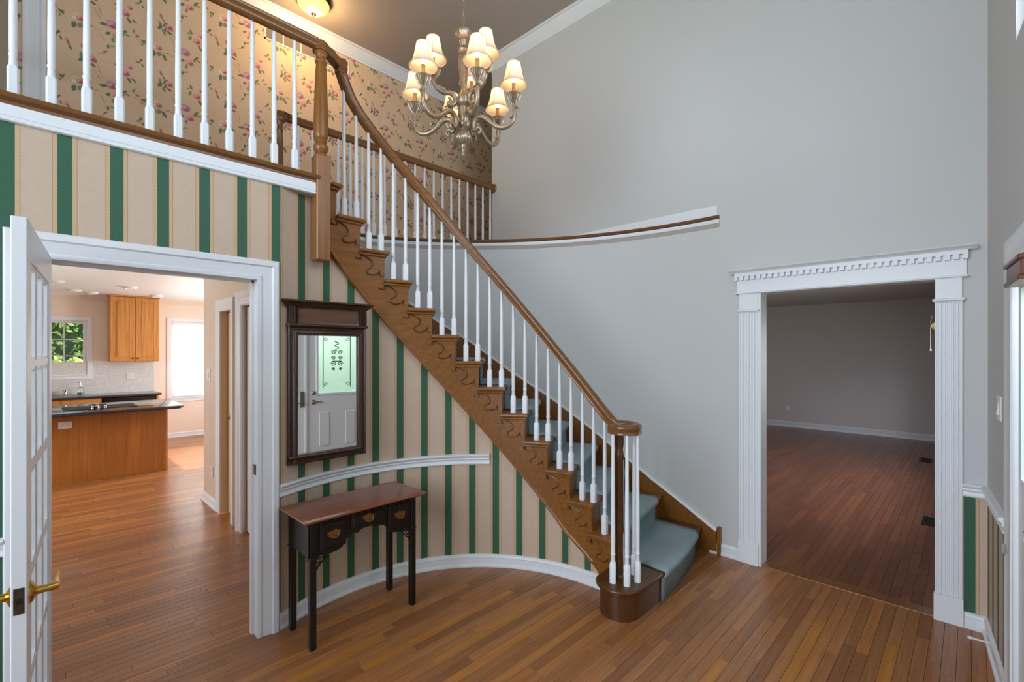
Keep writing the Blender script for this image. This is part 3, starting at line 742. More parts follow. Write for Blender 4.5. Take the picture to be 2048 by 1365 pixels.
# carved scroll brackets
BR = [(0, 0), (0, -134), (34, -134), (36, -96), (46, -115), (68, -127), (92, -131), (112, -131), (126, -122), (133, -108), (128, -97), (115, -93), (100, -84), (89, -70), (87, -53), (94, -38), (112, -22), (138, -10), (160, -4), (176, -4), (182, -10), (179, -19), (170, -31), (196, -28), (214, -27), (214, 0)]
for k in range(2, 14):
    a0 = phin(k)+1.4; z0 = Zk(k)-TT-.015
    def bm(s_, dz, r): a = a0+deg(s_/1000/RS); x, y = pc(r, a); return (x, y, z0+dz/1000)
    m = MB(); n = len(BR); r1 = RS-.008
    m.add([bm(*p, RS) for p in BR]+[bm(*p, r1) for p in BR], [tuple(range(n, 2*n))]+[(i, (i+1) % n, n+(i+1) % n, n+i) for i in range(n)])
    sb_ = part('scroll_bracket', m, 'oak', ST, 0)
    part('scroll_bead', MB().tube([bm(p[0], p[1], r1-.001) for p in BR[2:25]], .0036, 5), 'oakdark', sb_, 60)
# outer skirt board with white cap
SK = [(-9.5, .19), (-7.3, .234), (4.8, .53), (13.4, .772), (19, .937), (28.3, 1.194), (38.9, 1.459), (47.7, 1.714), (58.5, 1.987), (95, 2.93)]
def skz(a):
    for (a0, z0), (a1, z1) in zip(SK, SK[1:]):
        if a <= a1: return z0+(z1-z0)*(a-a0)/(a1-a0)
m, c = [], []
for i in range(70):
    a = -8.8+i*1.35
    if skz(a) > F2-.08: break
    p0, p1, p2 = outer(a, 0), outer(a, .02), outer(a, .026); t = skz(a)-.022; b = max(0, t-.5)
    m.append([(*p0, b), (*p1, b), (*p1, t), (*p0, t)]); c.append([(*p0, t), (*p2, t), (*p2, t+.014), (*p1, t+.022), (*p0, t+.022)])
part('skirt_board', MB().loft(m), 'oak', ST, 40); part('skirt_cap', MB().loft(c), 'trim', ST, 40, label='white cap strip on the skirt board')
pe = outer(-8.9, 0); part('skirt_post', MB().bbox(XB-.03, XB-.0, pe[1]-.03, pe[1], 0, .225, .003), 'oak', ST, 0)
# carpet runner
def front(k):
    if k == 1: return Vector((2.905, 1.437, 0)), Vector((3.745, 1.565, 0))
    if k == 14: A_, B_ = Vector((*pc(RN, phin(14)), 0)), Vector((*outer(phout(14)), 0))
    else: A_, B_ = Vector((*pc(RN, phin(k)), 0)), Vector((*outer(phout(k)), 0))
    d_ = (B_-A_).normalized(); L = (B_-A_).length
    return A_+d_*.25, A_+d_*(L-.14)
NW = 12; rows = []
for k in range(1, 14):
    A, B = front(k); d_ = (B-A).normalized(); n_ = Vector((d_.y, -d_.x, 0)); A2, B2 = front(k+1); d2 = (B2-A2).normalized(); n2_ = Vector((d2.y, -d2.x, 0))
    z = Zk(k); zb = Zk(k-1)
    for off, zz in ((-.014, zb+(.014 if k > 1 else .002)), (-.014, z-.05), (.004, z-.036), (.013, z-.024), (.015, z-.006), (.010, z+.008), (-.004, z+.014), (-.03, z+.015)):
        r_ = []
        for i in range(NW+1):
            w_ = i/NW; f_ = A.lerp(B, w_)
            if k == 1: f_ = f_-Vector((0, 1, 0))*.022*math.sin(pi*w_)
            if w_ > .9 and k >= 1: f_ = f_-n_*.03*((w_-.9)/.1)**2
            r_.append(f_+n_*off+Z*zz)
        rows.append(r_)
    rows.append([A2.lerp(B2, i/NW)-n2_*.014+Z*(z+.014) for i in range(NW+1)])
m = MB(); nr = len(rows)
m.add([p for r_ in rows for p in r_], [(j*(NW+1)+i, j*(NW+1)+i+1, (j+1)*(NW+1)+i+1, (j+1)*(NW+1)+i) for j in range(nr-1) for i in range(NW)])
cp_ = part('carpet_runner', m, 'carpet', ST, 60, label='teal grey carpet runner')
sd = cp_.modifiers.new('thick', 'SOLIDIFY'); sd.thickness = .012; sd.offset = -1

# ------------------------------------------------------------------ balusters, newels, rails
def baluster(H, blk=.13, w_=.038):
    m = MB(); h = w_/2; c = .007
    rings = []
    for hh, z in ((h, 0), (h, blk-.012), (h*.78, blk)):
        rings.append([(-hh+c, -hh, z), (hh-c, -hh, z), (hh, -hh+c, z), (hh, hh-c, z), (hh-c, hh, z), (-hh+c, hh, z), (-hh, hh-c, z), (-hh, -hh+c, z)])
    m.loft([[Vector(p) for p in r_] for r_ in rings])
    R = w_/2
    m.lathe([(R*.70, blk-.002), (R*.72, blk+.006), (R*.66, blk+.04), (R*.80, blk+.045), (R*.80, blk+.052), (R*.66, blk+.057), (R*.70, blk+.075), (R*.72, blk+.2), (R*.52, H-.02), (R*.46, H)], 12)
    return m
RP = [(-.029, .012), (-.026, .022), (-.012, .031), (.012, .031), (.026, .022), (.029, .012), (.029, .002), (.023, -.006), (.021, -.014), (.027, -.021), (.027, -.033), (-.027, -.033), (-.027, -.021), (-.021, -.014), (-.023, -.006), (-.029, .002)]
RL = thing('stair_railing', 'oak stair handrail with volute and white turned balusters', 'railing', (2.63, 1.61, RISE))
rl = [(-.23, 1.232), (4.09, 1.322), (8.81, 1.43), (13.03, 1.527), (17.31, 1.63), (21.6, 1.732), (25.95, 1.839), (29.89, 1.938), (34.28, 2.045), (38.02, 2.138), (42.45, 2.242), (46.43, 2.339), (50.81, 2.44), (62.93, 2.728), (67.23, 2.826), (71.43, 2.912), (75.71, 3.001), (80.07, 3.089), (84.5, 3.179), (88.86, 3.259), (91.0, 3.31), (93.0, 3.40), (94.3, 3.47), (94.6, 3.52)]
def rz(a):
    for (a0, z0), (a1, z1) in zip(rl, rl[1:]):
        if a <= a1: return z0+(z1-z0)*(a-a0)/(a1-a0)
    return rl[-1][1]
RR = 1.19; VC = (2.655, 1.60); path = []; sides = []
vz = 1.152
for i in range(0, 41):                                   # spiral from its eye outwards
    t = i/40; a = -225+275*t; r = .058+.040*min(1, t*1.4)+.030*max(0, t-.72)/.28
    path.append((VC[0]+r*math.cos(rad(a)), VC[1]+r*math.sin(rad(a)), vz)); sides.append((math.cos(rad(a)), math.sin(rad(a)), 0))
for a, z in ((-4.6, 1.176), (-2.6, 1.214)):
    path.append((*pc(RR, a), z)); sides.append((math.cos(rad(a)), math.sin(rad(a)), 0))
for a, z in rl:
    path.append((*pc(RR, a), z+.036)); sides.append((math.cos(rad(a)), math.sin(rad(a)), 0))
NWX, NWY = 1.294, 2.95
# smooth the long rail run
P_ = [Vector(p) for p in path]
for it in range(2):
    P_ = [P_[i] if i < 41 or i >= len(P_)-2 else (P_[i-1]+P_[i]*2+P_[i+1])/4 for i in range(len(P_))]
part('handrail', MB().rsweep(P_, sides, RP), 'rail', RL, 45)
gx, gy = pc(RR, 94.6)
gn = [Vector((gx, gy, 3.52)), Vector((gx-.002, gy, 3.585))]
part('gooseneck', MB().rsweep([Vector((gx, gy, 3.50)), Vector((gx, gy, 3.597))], [(0, 1, 0)]*2, RP).rsweep([(gx+.033, gy, 3.566), (gx-.03, gy-.002, 3.566), (NWX+.07, NWY+.018, 3.568), (NWX, NWY, 3.571), (NWX-.04, NWY-.01, 3.568)], [(0, 1, 0)]*5, RP), 'rail', RL, 45)
part('volute_cap', MB().lathe([(.03, -.034), (.045, -.03), (.048, 0), (.042, .026), (.02, .032), (0, .033)], 20, (VC[0]+.05*math.cos(rad(-222)), VC[1]+.05*math.sin(rad(-222)), vz)), 'rail', RL)
part('newel', MB().lathe([(.034, 0), (.034, .02), (.027, .03), (.026, .28), (.03, .30), (.033, .315), (.03, .33), (.029, .36), (.027, .75), (.034, .775), (.03, .80), (.024, .82), (.03, .86), (.03, .925)], 20, (2.63, 1.61, RISE)), 'oakdark', RL)
bz = {}
def put_b(parent, x, y, z, H, yaw=0.0):
    kx = round(H, 3)
    if kx not in bz: bz[kx] = mesh('baluster', baluster(kx), 'trim', 40)
    return link('baluster', bz[kx], parent, Matrix.Translation((x, y, z)) @ Matrix.Rotation(yaw, 4, 'Z'))
for i in range(23):
    a = 93.4-4.33*i
    if a < -5: break
    k = max(q for q in range(2, 14) if phin(q) <= a+.2); p = pc(RB, a)
    put_b(RL, p[0], p[1], Zk(k), rz(a)-Zk(k)+.006 if a > -.2 else 1.19+.02*(a+5)-Zk(k), rad(a))
for x, y in ((2.553, 1.606), (2.58, 1.523), (2.671, 1.502), (2.745, 1.569), (2.771, 1.672)): put_b(RL, x, y, RISE, vz-.03-RISE, rad(20))

# balcony railing above the striped wall
BL = thing('balcony_railing', 'oak balcony railing with white balusters above the striped wall', 'railing', (NWX, NWY, F2))
part('handrail', MB().rsweep([(-2.2, YA+.0, 3.568), (.6, YA, 3.568), (NWX-.10, YA+.004, 3.568), (NWX-.03, NWY-.008, 3.568)], [(0, 1, 0)]*4, RP), 'rail', BL, 45)
nw = MB().bbox(NWX-.045, NWX+.045, NWY-.045, NWY+.045, 2.214, 2.875, .006)
part('newel_block', nw, 'oakz', BL, 0)
tp = [(.044, 2.872), (.040, 2.885), (.028, 2.892), (.036, 2.902), (.044, 2.918), (.046, 2.935), (.04, 2.95), (.030, 2.958), (.034, 2.964), (.038, 2.972), (.034, 2.98), (.038, 2.986), (.043, 2.996), (.044, 3.01), (.0435, 3.12), (.039, 3.28), (.033, 3.42), (.0295, 3.46), (.035, 3.466), (.036, 3.474), (.031, 3.482), (.028, 3.50), (.032, 3.515), (.040, 3.525), (.040, 3.536)]
part('newel_turning', MB().lathe(tp, 28, (NWX, NWY, 0)), 'oakz', BL)
part('newel_cap', MB().lathe([(.05, 3.534), (.052, 3.56), (.048, 3.585), (.03, 3.603), (0, 3.605)], 24, (NWX, NWY, 0)), 'rail', BL)
for i in range(-8, 10): put_b(BL, .0726+.118*i, YA+.022, F2, 3.538-F2)
# rear railing of the upstairs hall
BH = thing('hall_railing', 'oak upstairs hall railing before the rose wallpaper', 'railing', (1.462, 4.12, F2))
HR = [(a*.95, b*.95) for a, b in RP]
part('handrail', MB().rsweep([(1.50, 4.12, 3.60), (XB-.03, 4.12, 3.60)], [(0, 1, 0)]*2, HR), 'rail', BH, 45)
part('rosette', MB().lathe([(.055, 0), (.055, .012), (.045, .02), (.03, .026), (0, .026)], 24, T=Matrix.Translation((XB, 4.12, 3.595)) @ Matrix.Rotation(-pi/2, 4, 'Y')), 'rail', BH)
hp = [(.03, 0), (.03, .12), (.024, .13), (.03, .15), (.026, .17), (.028, .2), (.024, .6), (.021, .72), (.027, .735), (.022, .75), (.02, .78), (.028, .80), (.032, .815)]
part('newel', MB().lathe(hp, 20, (1.462, 4.12, F2)), 'rail', BH)
part('newel_cap', MB().lathe([(.038, .81), (.044, .835), (.042, .87), (.028, .892), (0, .895)], 20, (1.462, 4.12, F2)).rsweep([(1.47, 4.12, 3.612), (1.53, 4.12, 3.60)], [(0, 1, 0)]*2, HR), 'rail', BH)
for i in range(20):
    x = 1.612+.118*i
    if x < XB-.04: put_b(BH, x, 4.12, F2, 3.572-F2)

# ------------------------------------------------------------------ mirror on the striped wall
MR = thing('wall_mirror', 'tall dark wooden framed mirror with cornice, hanging above the console table', 'mirror', (1.335, 2.94, .955))
MY = 2.944                                            # back plane
mx0, mx1, mz0, mz1 = 1.086, 1.588, .957, 1.80
fp = [(0, 0), (0, .02), (.008, .026), (.016, .018), (.022, .018), (.03, .030), (.042, .034), (.05, .028), (.054, .028), (.058, .016), (.058, 0)]
part('frame', MB().msweep([(mx0, MY, mz0), (mx1, MY, mz0), (mx1, MY, mz1), (mx0, MY, mz1), (mx0, MY, mz0), (mx1, MY, mz0)][:5], (0, -1, 0), [(-a if False else a, b) for a, b in fp]), 'mirrorwood', MR, 40)
gx0, gx1, gz0, gz1 = mx0+.038, mx1-.038, mz0+.038, mz1-.038
part('glass', MB().box(gx0+.022, gx1-.022, MY-.008, MY-.004, gz0+.022, gz1-.022), 'mirror', MR, 0)
b = MB(); o_ = [(gx0-.01, gz0-.01), (gx1+.01, gz0-.01), (gx1+.01, gz1+.01), (gx0-.01, gz1+.01)]; i_ = [(gx0+.022, gz0+.022), (gx1-.022, gz0+.022), (gx1-.022, gz1-.022), (gx0+.022, gz1-.022)]
b.add([(p[0], MY-.005, p[1]) for p in o_]+[(p[0], MY-.008, p[1]) for p in i_], [(q, (q+1) % 4, 4+(q+1) % 4, 4+q) for q in range(4)])
part('glass_bevel', b, 'mirror', MR, 0)
part('backing', MB().box(mx0+.01, mx1-.01, MY-.003, MY+.004, mz0+.01, 1.93), 'mirrorwood', MR, 0)
part('ledge', MB().bbox(mx0-.008, mx1+.008, MY-.045, MY+.004, 1.795, 1.812, .005), 'mirrorwood', MR, 0)
part('frieze_panel', MB().bbox(mx0+.05, mx1-.05, MY-.022, MY+.004, 1.812, 1.915, .003), 'mirrorpanel', MR, 0)
part('frieze_frame', MB().msweep([(mx0+.052, MY-.02, 1.812), (mx1-.052, MY-.02, 1.812), (mx1-.052, MY-.02, 1.912), (mx0+.052, MY-.02, 1.912), (mx0+.052, MY-.02, 1.812)], (0, -1, 0), [(0, 0), (0, .006), (.01, .002), (.01, 0)]), 'mirrorwood', MR, 40)
for a, c in ((mx0, mx0+.05), (mx1-.05, mx1)):
    pl = [(a, 0)]+[q for i in range(4) for q in ((a+.003+i*.012, .030), (a+.0085+i*.012, .030), (a+.010+i*.012, .023), (a+.0125+i*.012, .023))]+[(c, .030), (c, 0)]
    part('fluted_block', MB().prism(pl, 1.812, 1.918, lambda u, d, z: Vector((u, MY-d, z))), 'mirrorwood', MR, 0)
kp2 = [(0, 0), (.03, 0), (.034, .006), (.04, .01), (.052, .026), (.06, .03), (.06, .04), (0, .04)]
part('cornice', MB().msweep([(mx1+.0, MY, 1.916), (mx1+.0, MY-.022, 1.916), (mx0, MY-.022, 1.916), (mx0, MY, 1.916)][0:4], Z, [(a-.022, b) for a, b in kp2]), 'mirrorwood', MR, 40)

MR.rotation_euler = (0, 0, rad(-1.0))
# ------------------------------------------------------------------ console table
CT = thing('console_table', 'narrow black console table with brown top and three drawers', 'table', (1.41, 2.73, 0))
tx0, tx1, ty0, ty1, tz = 1.07, 1.752, 2.575, 2.885, .735
m = MB(); ov = .052
def trect(i): return [(tx0-ov+i, ty0-ov+i), (tx1+ov-i, ty0-ov+i), (tx1+ov-i, ty1+.012-i*.3), (tx0-ov+i, ty1+.012-i*.3)]
rg = [(.030, tz-.024), (.012, tz-.021), (.004, tz-.015), (0, tz-.009), (.004, tz-.005), (.012, tz-.003), (.022, tz), (.03, tz)]
m.loft([[Vector((p[0], p[1], z)) for p in trect(i)] for i, z in rg])
part('tabletop', m, 'tabletop', CT, 25)
az = .505
part('apron', MB().box(tx0+.004, tx0+.02, ty0+.02, ty1-.02, az, tz-.024), 'black', CT, 0)
part('apron', MB().box(tx1-.02, tx1-.004, ty0+.02, ty1-.02, az, tz-.024), 'black', CT, 0)
part('apron', MB().box(tx0+.02, tx1-.02, ty1-.02, ty1-.006, az, tz-.024), 'black', CT, 0)
L = tx1-tx0; sc = [(0, az), (.045, az), (.06, az+.008), (.10, az+.003), (.15, az+.006), (.185, az+.018), (.195, az+.034), (.19, az+.044), (.205, az+.046), (.215, az+.062), (.235, az+.074), (.262, az+.08), (.278, az+.074), (.290, az+.076), (.30, az+.086), (.318, az+.092)]
full = sc+[(L-a, z) for a, z in reversed(sc)]
poly = [(tx0+a, z) for a, z in full]+[(tx1, tz-.024), (tx0, tz-.024)]
part('apron_front', MB().prism(poly, 0, .016, lambda u, z, d: Vector((u, ty0+.006+d, z))), 'black', CT, 0)
def pull(dr, cx, cz):
    y = ty0-.0125; sc_ = 1.12; pl = [(-.034, 0), (-.03, .008), (-.038, .014), (-.024, .016), (-.018, .012), (-.012, .022), (-.006, .016), (0, .028), (.006, .016), (.012, .022), (.018, .012), (.024, .016), (.038, .014), (.03, .008), (.034, 0), (.026, -.006), (.028, -.012), (.014, -.012), (.010, -.018), (0, -.022), (-.010, -.018), (-.014, -.012), (-.028, -.012), (-.026, -.006)]
    b = part('pull', MB().prism([(a*sc_, b*sc_) for a, b in pl], 0, .003, lambda u, z, d: Vector((cx+u, y+.0005-d+.002, cz+z))), 'antbrass', dr, 0, label='pierced antique brass drawer pull')
    return b
for a, c, z0, z1 in ((.052, .205, az+.035, tz-.036), (.236, L-.236, az+.105, tz-.036), (L-.205, L-.052, az+.035, tz-.036)):
    d = MB().bbox(tx0+a, tx0+c, ty0-.006, ty0+.012, z0, z1, .003); d.bbox(tx0+a+.012, tx0+c-.012, ty0-.010, ty0, z0+.012, z1-.012, .004)
    dr = part('drawer', d, 'black', CT, 0); cx, cz = tx0+(a+c)/2, (z0+z1)/2
    pull(dr, cx, cz)
    part('bail', MB().tube([(cx+.026*math.cos(t), ty0-.020-.008*math.sin(-t), cz+.004+.022*math.sin(t)) for t in [pi+i*pi/10 for i in range(11)]], .0026, 6), 'antbrass', dr)
for x, y in ((tx0, ty0), (tx1-.036, ty0), (tx0, ty1-.036), (tx1-.036, ty1-.036)):
    g = MB(); s_ = .036
    g.bbox(x, x+s_, y, y+s_, 0.012, tz-.024, .003); g.loft([[Vector((x+.008, y+.008, 0)), Vector((x+s_-.008, y+.008, 0)), Vector((x+s_-.008, y+s_-.008, 0)), Vector((x+.008, y+s_-.008, 0))], [Vector((x+.001, y+.001, .014)), Vector((x+s_-.001, y+.001, .014)), Vector((x+s_-.001, y+s_-.001, .014)), Vector((x+.001, y+s_-.001, .014))]])
    lg = part('leg', g, 'black', CT, 0)
    part('collar', MB().bbox(x-.004, x+s_+.004, y-.004, y+s_+.004, az-.004, az+.004, .002), 'black', lg, 0)
def fret(px, py, dx, dy):
    g = MB(); q = lambda a, z: Vector((px+dx*a, py+dy*a, az-.006-z))
    g.tube([q(0, 0), q(.066, 0)], .004, 5); g.tube([q(0, 0), q(0, .066)], .004, 5)
    g.tube([q(.066, 0), q(.058, .012), q(.044, .014), q(.040, .028), q(.026, .030), q(.024, .044), q(.012, .048), q(.010, .062), q(0, .066)], .005, 5)
    g.tube([q(.016+.010*math.cos(t), .016+.010*math.sin(t)) for t in [i*pi/5 for i in range(10)]], .0035, 5, True); g.tube([q(.004, .034), q(.02, .03), q(.034, .004)], .003, 5)
    part('corner_fret', g, 'black', CT, 40)
ym = ty0+.018
fret(tx0+.036, ym, 1, 0); fret(tx1-.036, ym, -1, 0); fret(tx0+.018, ty0+.036, 0, 1); fret(tx1-.018, ty0+.036, 0, 1)

# wall outlet behind the table, low on the curved striped wall
def plate(name, label, T, W=.072, H=.115, kind='outlet', horizontal=False, mat='plate'):
    r = thing(name, label, 'outlet' if kind == 'outlet' else 'switch', tuple(T @ Vector((0, 0, 0))))
    if horizontal: T = T @ Matrix.Rotation(pi/2, 4, 'Z')
    part('cover', MB().bbox(-W/2, W/2, -H/2, H/2, -.001, .006, .002, T), mat, r, 0)
    if kind == 'outlet':
        for s_ in (1, -1):
            part('socket', MB().bbox(-.016, .016, s_*.024-.013, s_*.024+.013, .004, .008, .003, T).box(-.009, -.006, s_*.024-.003, s_*.024+.006, .006, .0083, T).box(.006, .009, s_*.024-.003, s_*.024+.006, .006, .0083, T), mat, r, 0)
            sl_ = MB().box(-.0085, -.0065, s_*.024-.003, s_*.024+.006, .0078, .0086, T); sl_.box(.0065, .0085, s_*.024-.003, s_*.024+.006, .0078, .0086, T); part('slot', sl_, 'darkslot', r, 0)
    else:
        part('rocker', MB().add([T @ Vector(p) for p in ((-.016, -.033, .006), (.016, -.033, .006), (.016, .033, .006), (-.016, .033, .006), (-.016, -.033, .013), (.016, -.033, .013), (.016, .033, .007), (-.016, .033, .007))], [(4, 5, 6, 7), (0, 1, 5, 4), (2, 3, 7, 6), (0, 4, 7, 3), (1, 2, 6, 5)]), mat, r, 0)
    return r
def facing(p, n):
    n = Vector(n).normalized(); y = Z; x = y.cross(n).normalized()
    return Matrix.Translation(Vector(p)) @ Matrix((x, y, n)).transposed().to_4x4()
oa = 77.0; op = pc(RW-.002, oa)
plate('wall_outlet', 'white outlet on the striped wall behind the console table', facing((*op, .40), (-math.cos(rad(oa)), -math.sin(rad(oa)), 0)))

# ------------------------------------------------------------------ chandelier
cd = 3.05; cx_, cy_ = cd*FW[0]+(927-U0)/FPX*cd*RT[0], cd*FW[1]+(927-U0)/FPX*cd*RT[1]
CH = thing('chandelier', 'silvered two-tier chandelier with nine lit fabric shades', 'chandelier', (cx_, cy_, 2.9))
cc = (cx_, cy_, 0)
part('stem', MB().lathe([(.018, 3.06), (.02, 3.09), (.032, 3.10), (.034, 3.115), (.024, 3.13), (.026, 3.15), (.036, 3.165), (.037, 3.215), (.03, 3.225), (.042, 3.235), (.048, 3.25), (.048, 3.275), (.04, 3.287), (.034, 3.295), (.03, 3.31), (.022, 3.32), (.018, 3.335)], 28, cc), 'chand', CH)
part('stem_vase', MB().lathe([(.018, 3.33), (.022, 3.36), (.026, 3.40), (.032, 3.46), (.037, 3.52), (.036, 3.545), (.026, 3.565), (.02, 3.57)], 32, cc, flute=.16, nf=8), 'chand', CH, 60)
part('stem_neck', MB().lathe([(.022, 3.565), (.032, 3.575), (.036, 3.59), (.03, 3.605), (.02, 3.615), (.024, 3.63), (.027, 3.65), (.02, 3.664)], 28, cc), 'chand', CH)
part('crown', MB().lathe([(.02, 3.655), (.034, 3.668), (.05, 3.69), (.054, 3.708), (.048, 3.72), (.02, 3.728), (0, 3.73)], 32, cc, flute=.16, nf=10), 'chand', CH, 60)
part('bowl', MB().lathe([(.008, 2.975), (.03, 2.985), (.05, 3.005), (.056, 3.025), (.05, 3.04), (.05, 3.046), (.042, 3.05), (.034, 3.075), (.024, 3.085)], 40, cc, flute=.13, nf=16), 'chand', CH, 60)
part('finial', MB().lathe([(0, 2.905), (.008, 2.908), (.012, 2.918), (.008, 2.926), (.012, 2.934), (.016, 2.945), (.012, 2.955), (.018, 2.965), (.02, 2.975), (.01, 2.982)], 20, cc), 'chand', CH)
ln = MB(); ll = [(.009*math.cos(t), 0, .022*math.sin(t)) for t in [i*2*pi/16 for i in range(16)]]
ln.tube([(x, y, z+(.006 if z > 0 else -.006)) for x, y, z in ll], .0022, 6, True); lm = mesh('chain_link', ln, 'chand', 60)
zz = 3.75; q = 0
while zz < CEIL-.06:
    link('chain_link', lm, CH, Matrix.Translation((cx_, cy_, zz)) @ Matrix.Rotation((q % 2)*pi/2+.6, 4, 'Z')); zz += .046; q += 1
part('cord', MB().tube([(cx_+.003, cy_, 3.73), (cx_+.006, cy_, 4.4), (cx_, cy_, CEIL-.03)], .0018, 5), 'chand', CH)
part('canopy', MB().lathe([(.012, CEIL-.05), (.05, CEIL-.03), (.065, CEIL-.008), (.065, CEIL)], 24, cc), 'chand', CH)
def spiral(cx, cz, r0, r1, a0, a1, n=14): return [(cx+(r0+(r1-r0)*i/n)*math.cos(rad(a0+(a1-a0)*i/n)), cz+(r0+(r1-r0)*i/n)*math.sin(rad(a0+(a1-a0)*i/n))) for i in range(n+1)]
def cat(pts, per=6):                                   # catmull-rom
    P = [Vector((p[0], 0, p[1])) for p in pts]; out = []
    for i in range(len(P)-1):
        a, b, c, d = P[max(i-1, 0)], P[i], P[i+1], P[min(i+2, len(P)-1)]
        for j in range(per):
            t = j/per; out.append(.5*((2*b)+(c-a)*t+(2*a-5*b+4*c-d)*t*t+(3*b-a-3*c+d)*t**3))
    return out+[P[-1]]
low = cat([(.098, 3.045), (.112, 3.055), (.112, 3.075), (.094, 3.084), (.072, 3.07), (.064, 3.09), (.07, 3.125), (.098, 3.15), (.135, 3.145), (.175, 3.112), (.225, 3.078), (.275, 3.072), (.315, 3.095), (.333, 3.135), (.333, 3.185), (.330, 3.222)])
upp = cat([(.100, 3.27), (.088, 3.262), (.084, 3.246), (.098, 3.232), (.074, 3.225), (.055, 3.245), (.058, 3.278), (.085, 3.298), (.125, 3.295), (.165, 3.31), (.192, 3.345), (.198, 3.38)])
def leaf_(m, x, z, L, up, tw=.02):
    pts = []
    for i in range(6):
        t = i/5; pts.append(((x+L*t*.8), z+up*math.sin(t*2.6)*L, tw*math.sin(pi*min(1, t*1.15+.12))))
    o = len(m.v)
    for a, b, w_ in pts: m.v += [(a, -w_/2, b+.002), (a, 0, b-.003), (a, w_/2, b+.002), (a, 0, b+.005)]
    for i in range(5):
        for j in range(4): m.f.append((o+4*i+j, o+4*i+(j+1) % 4, o+4*i+4+(j+1) % 4, o+4*i+4+j))
def arm_mesh(path, er, ez):
    m = MB(); n = len(path); m.tube(path, [.007+.009*min(1, i/(n*.35)) if i < n*.7 else .016-.005*(i-n*.7)/(n*.3) for i in range(n)], 10, up=(0, 1, 0))
    return m
def arm_orn(kind):
    out = []
    for q in ([(.085, 3.145, .09, .35, .034), (.328, 3.155, .05, .7, .034), (.335, 3.155, -.045, .7, .032), (.072, 3.075, .04, -.5, .022), (.18, 3.118, .06, .3, .028)] if kind else [(.19, 3.335, .044, .7, .03), (.198, 3.34, -.04, .7, .028), (.09, 3.302, .055, .35, .024)]):
        m = MB(); leaf_(m, *q); out.append(('acanthus_leaf', mesh('acanthus_leaf', m, 'chand', 60)))
    return out
def bob(r, z): return MB().lathe([(.012, z-.014), (.015, z-.005), (.023, z+.004), (.034, z+.016), (.042, z+.030), (.047, z+.043), (.050, z+.052), (.047, z+.057), (.014, z+.05), (.0, z+.05)], 88, (r, 0, 0), flute=.2, nf=22)
def sleeve(r, z): return MB().lathe([(.0125, z+.046), (.0115, z+.06), (.0115, z+.115), (.013, z+.12), (.012, z+.125), (.006, z+.126)], 14, (r, 0, 0))
def bulb(r, z): return MB().lathe([(.006, z+.124), (.013, z+.14), (.015, z+.155), (.011, z+.175), (.003, z+.195), (0, z+.196)], 12, (r, 0, 0))
def shade(r, z):
    pr = [(.084, z+.112), (.075, z+.124), (.066, z+.143), (.057, z+.168), (.050, z+.198), (.045, z+.226), (.041, z+.25)]
    m = MB(); n = 32; 
    vs = []
    for rr, zz_ in pr: vs += [Vector((r+rr*math.cos(2*pi*i/n), rr*math.sin(2*pi*i/n), zz_)) for i in range(n)]
    m.add(vs, [(j*n+i, j*n+(i+1) % n, (j+1)*n+(i+1) % n, (j+1)*n+i) for j in range(len(pr)-1) for i in range(n)])
    return m
def shade_trim(r, z):
    m = MB()
    for rr, zz_ in ((.084, z+.112), (.041, z+.25)): m.tube([(r+rr*math.cos(2*pi*i/28), rr*math.sin(2*pi*i/28), zz_) for i in range(28)], .0028, 6, True)
    pr = [(.084, z+.112), (.075, z+.124), (.066, z+.143), (.057, z+.168), (.050, z+.198), (.045, z+.226), (.041, z+.25)]
    for j in range(6):
        a = j*pi/3+.3; m.tube([(r+(rr+.0006)*math.cos(a), (rr+.0006)*math.sin(a), zz_) for rr, zz_ in pr], .0018, 4)
    m.tube([(r, 0, z+.19), (r, 0, z+.232)], .002, 4); m.tube([(r-.04, 0, z+.232), (r+.04, 0, z+.232)], .0012, 4)
    return m
sets = {}
for kind, (r, z, pth) in {1: (.33, 3.22, low), 0: (.197, 3.375, upp)}.items():
    sets[kind] = [('arm', mesh('arm', arm_mesh(pth, r, z), 'chand', 60)), *arm_orn(kind), ('drip_pan', mesh('drip_pan', bob(r, z), 'chand', 60)), ('candle_sleeve', mesh('candle_sleeve', sleeve(r, z), 'candle', 40)), ('bulb', mesh('bulb', bulb(r, z), 'bulb', 60)), ('lamp_shade', mesh('lamp_shade', shade(r, z), 'shade', 60)), ('shade_trim', mesh('shade_trim', shade_trim(r, z), 'shade', 60))]
def arm(kind, th):                                      # th: degrees, 0 = image right, negative = towards the camera
    d = Vector((RT[0]*math.cos(rad(th))+FW[0]*math.sin(rad(th)), RT[1]*math.cos(rad(th))+FW[1]*math.sin(rad(th)), 0))
    T = Matrix.Translation((cx_, cy_, 0)) @ Matrix.Rotation(math.atan2(d.y, d.x), 4, 'Z'); par = None
    for nm, me in sets[kind]:
        if nm in ('arm', 'drip_pan', 'lamp_shade'): par = link(nm, me, CH, T); top = par
        else:
            c = bpy.data.objects.new(nm, me); COL.objects.link(c); c.parent = top
    r, z = (.33, 3.22) if kind else (.197, 3.375)
    l = bpy.data.lights.new('bulb_light', 'POINT'); l.energy = 1.15; l.color = (1, .66, .34); l.shadow_soft_size = .014
    lo = bpy.data.objects.new('bulb_light', l); COL.objects.link(lo); lo.location = (cx_+d.x*r, cy_+d.y*r, z+.215)
for th in (-10, -70, -130, 170, 110, 50): arm(1, th)
for th in (200, 80, -40): arm(0, th)

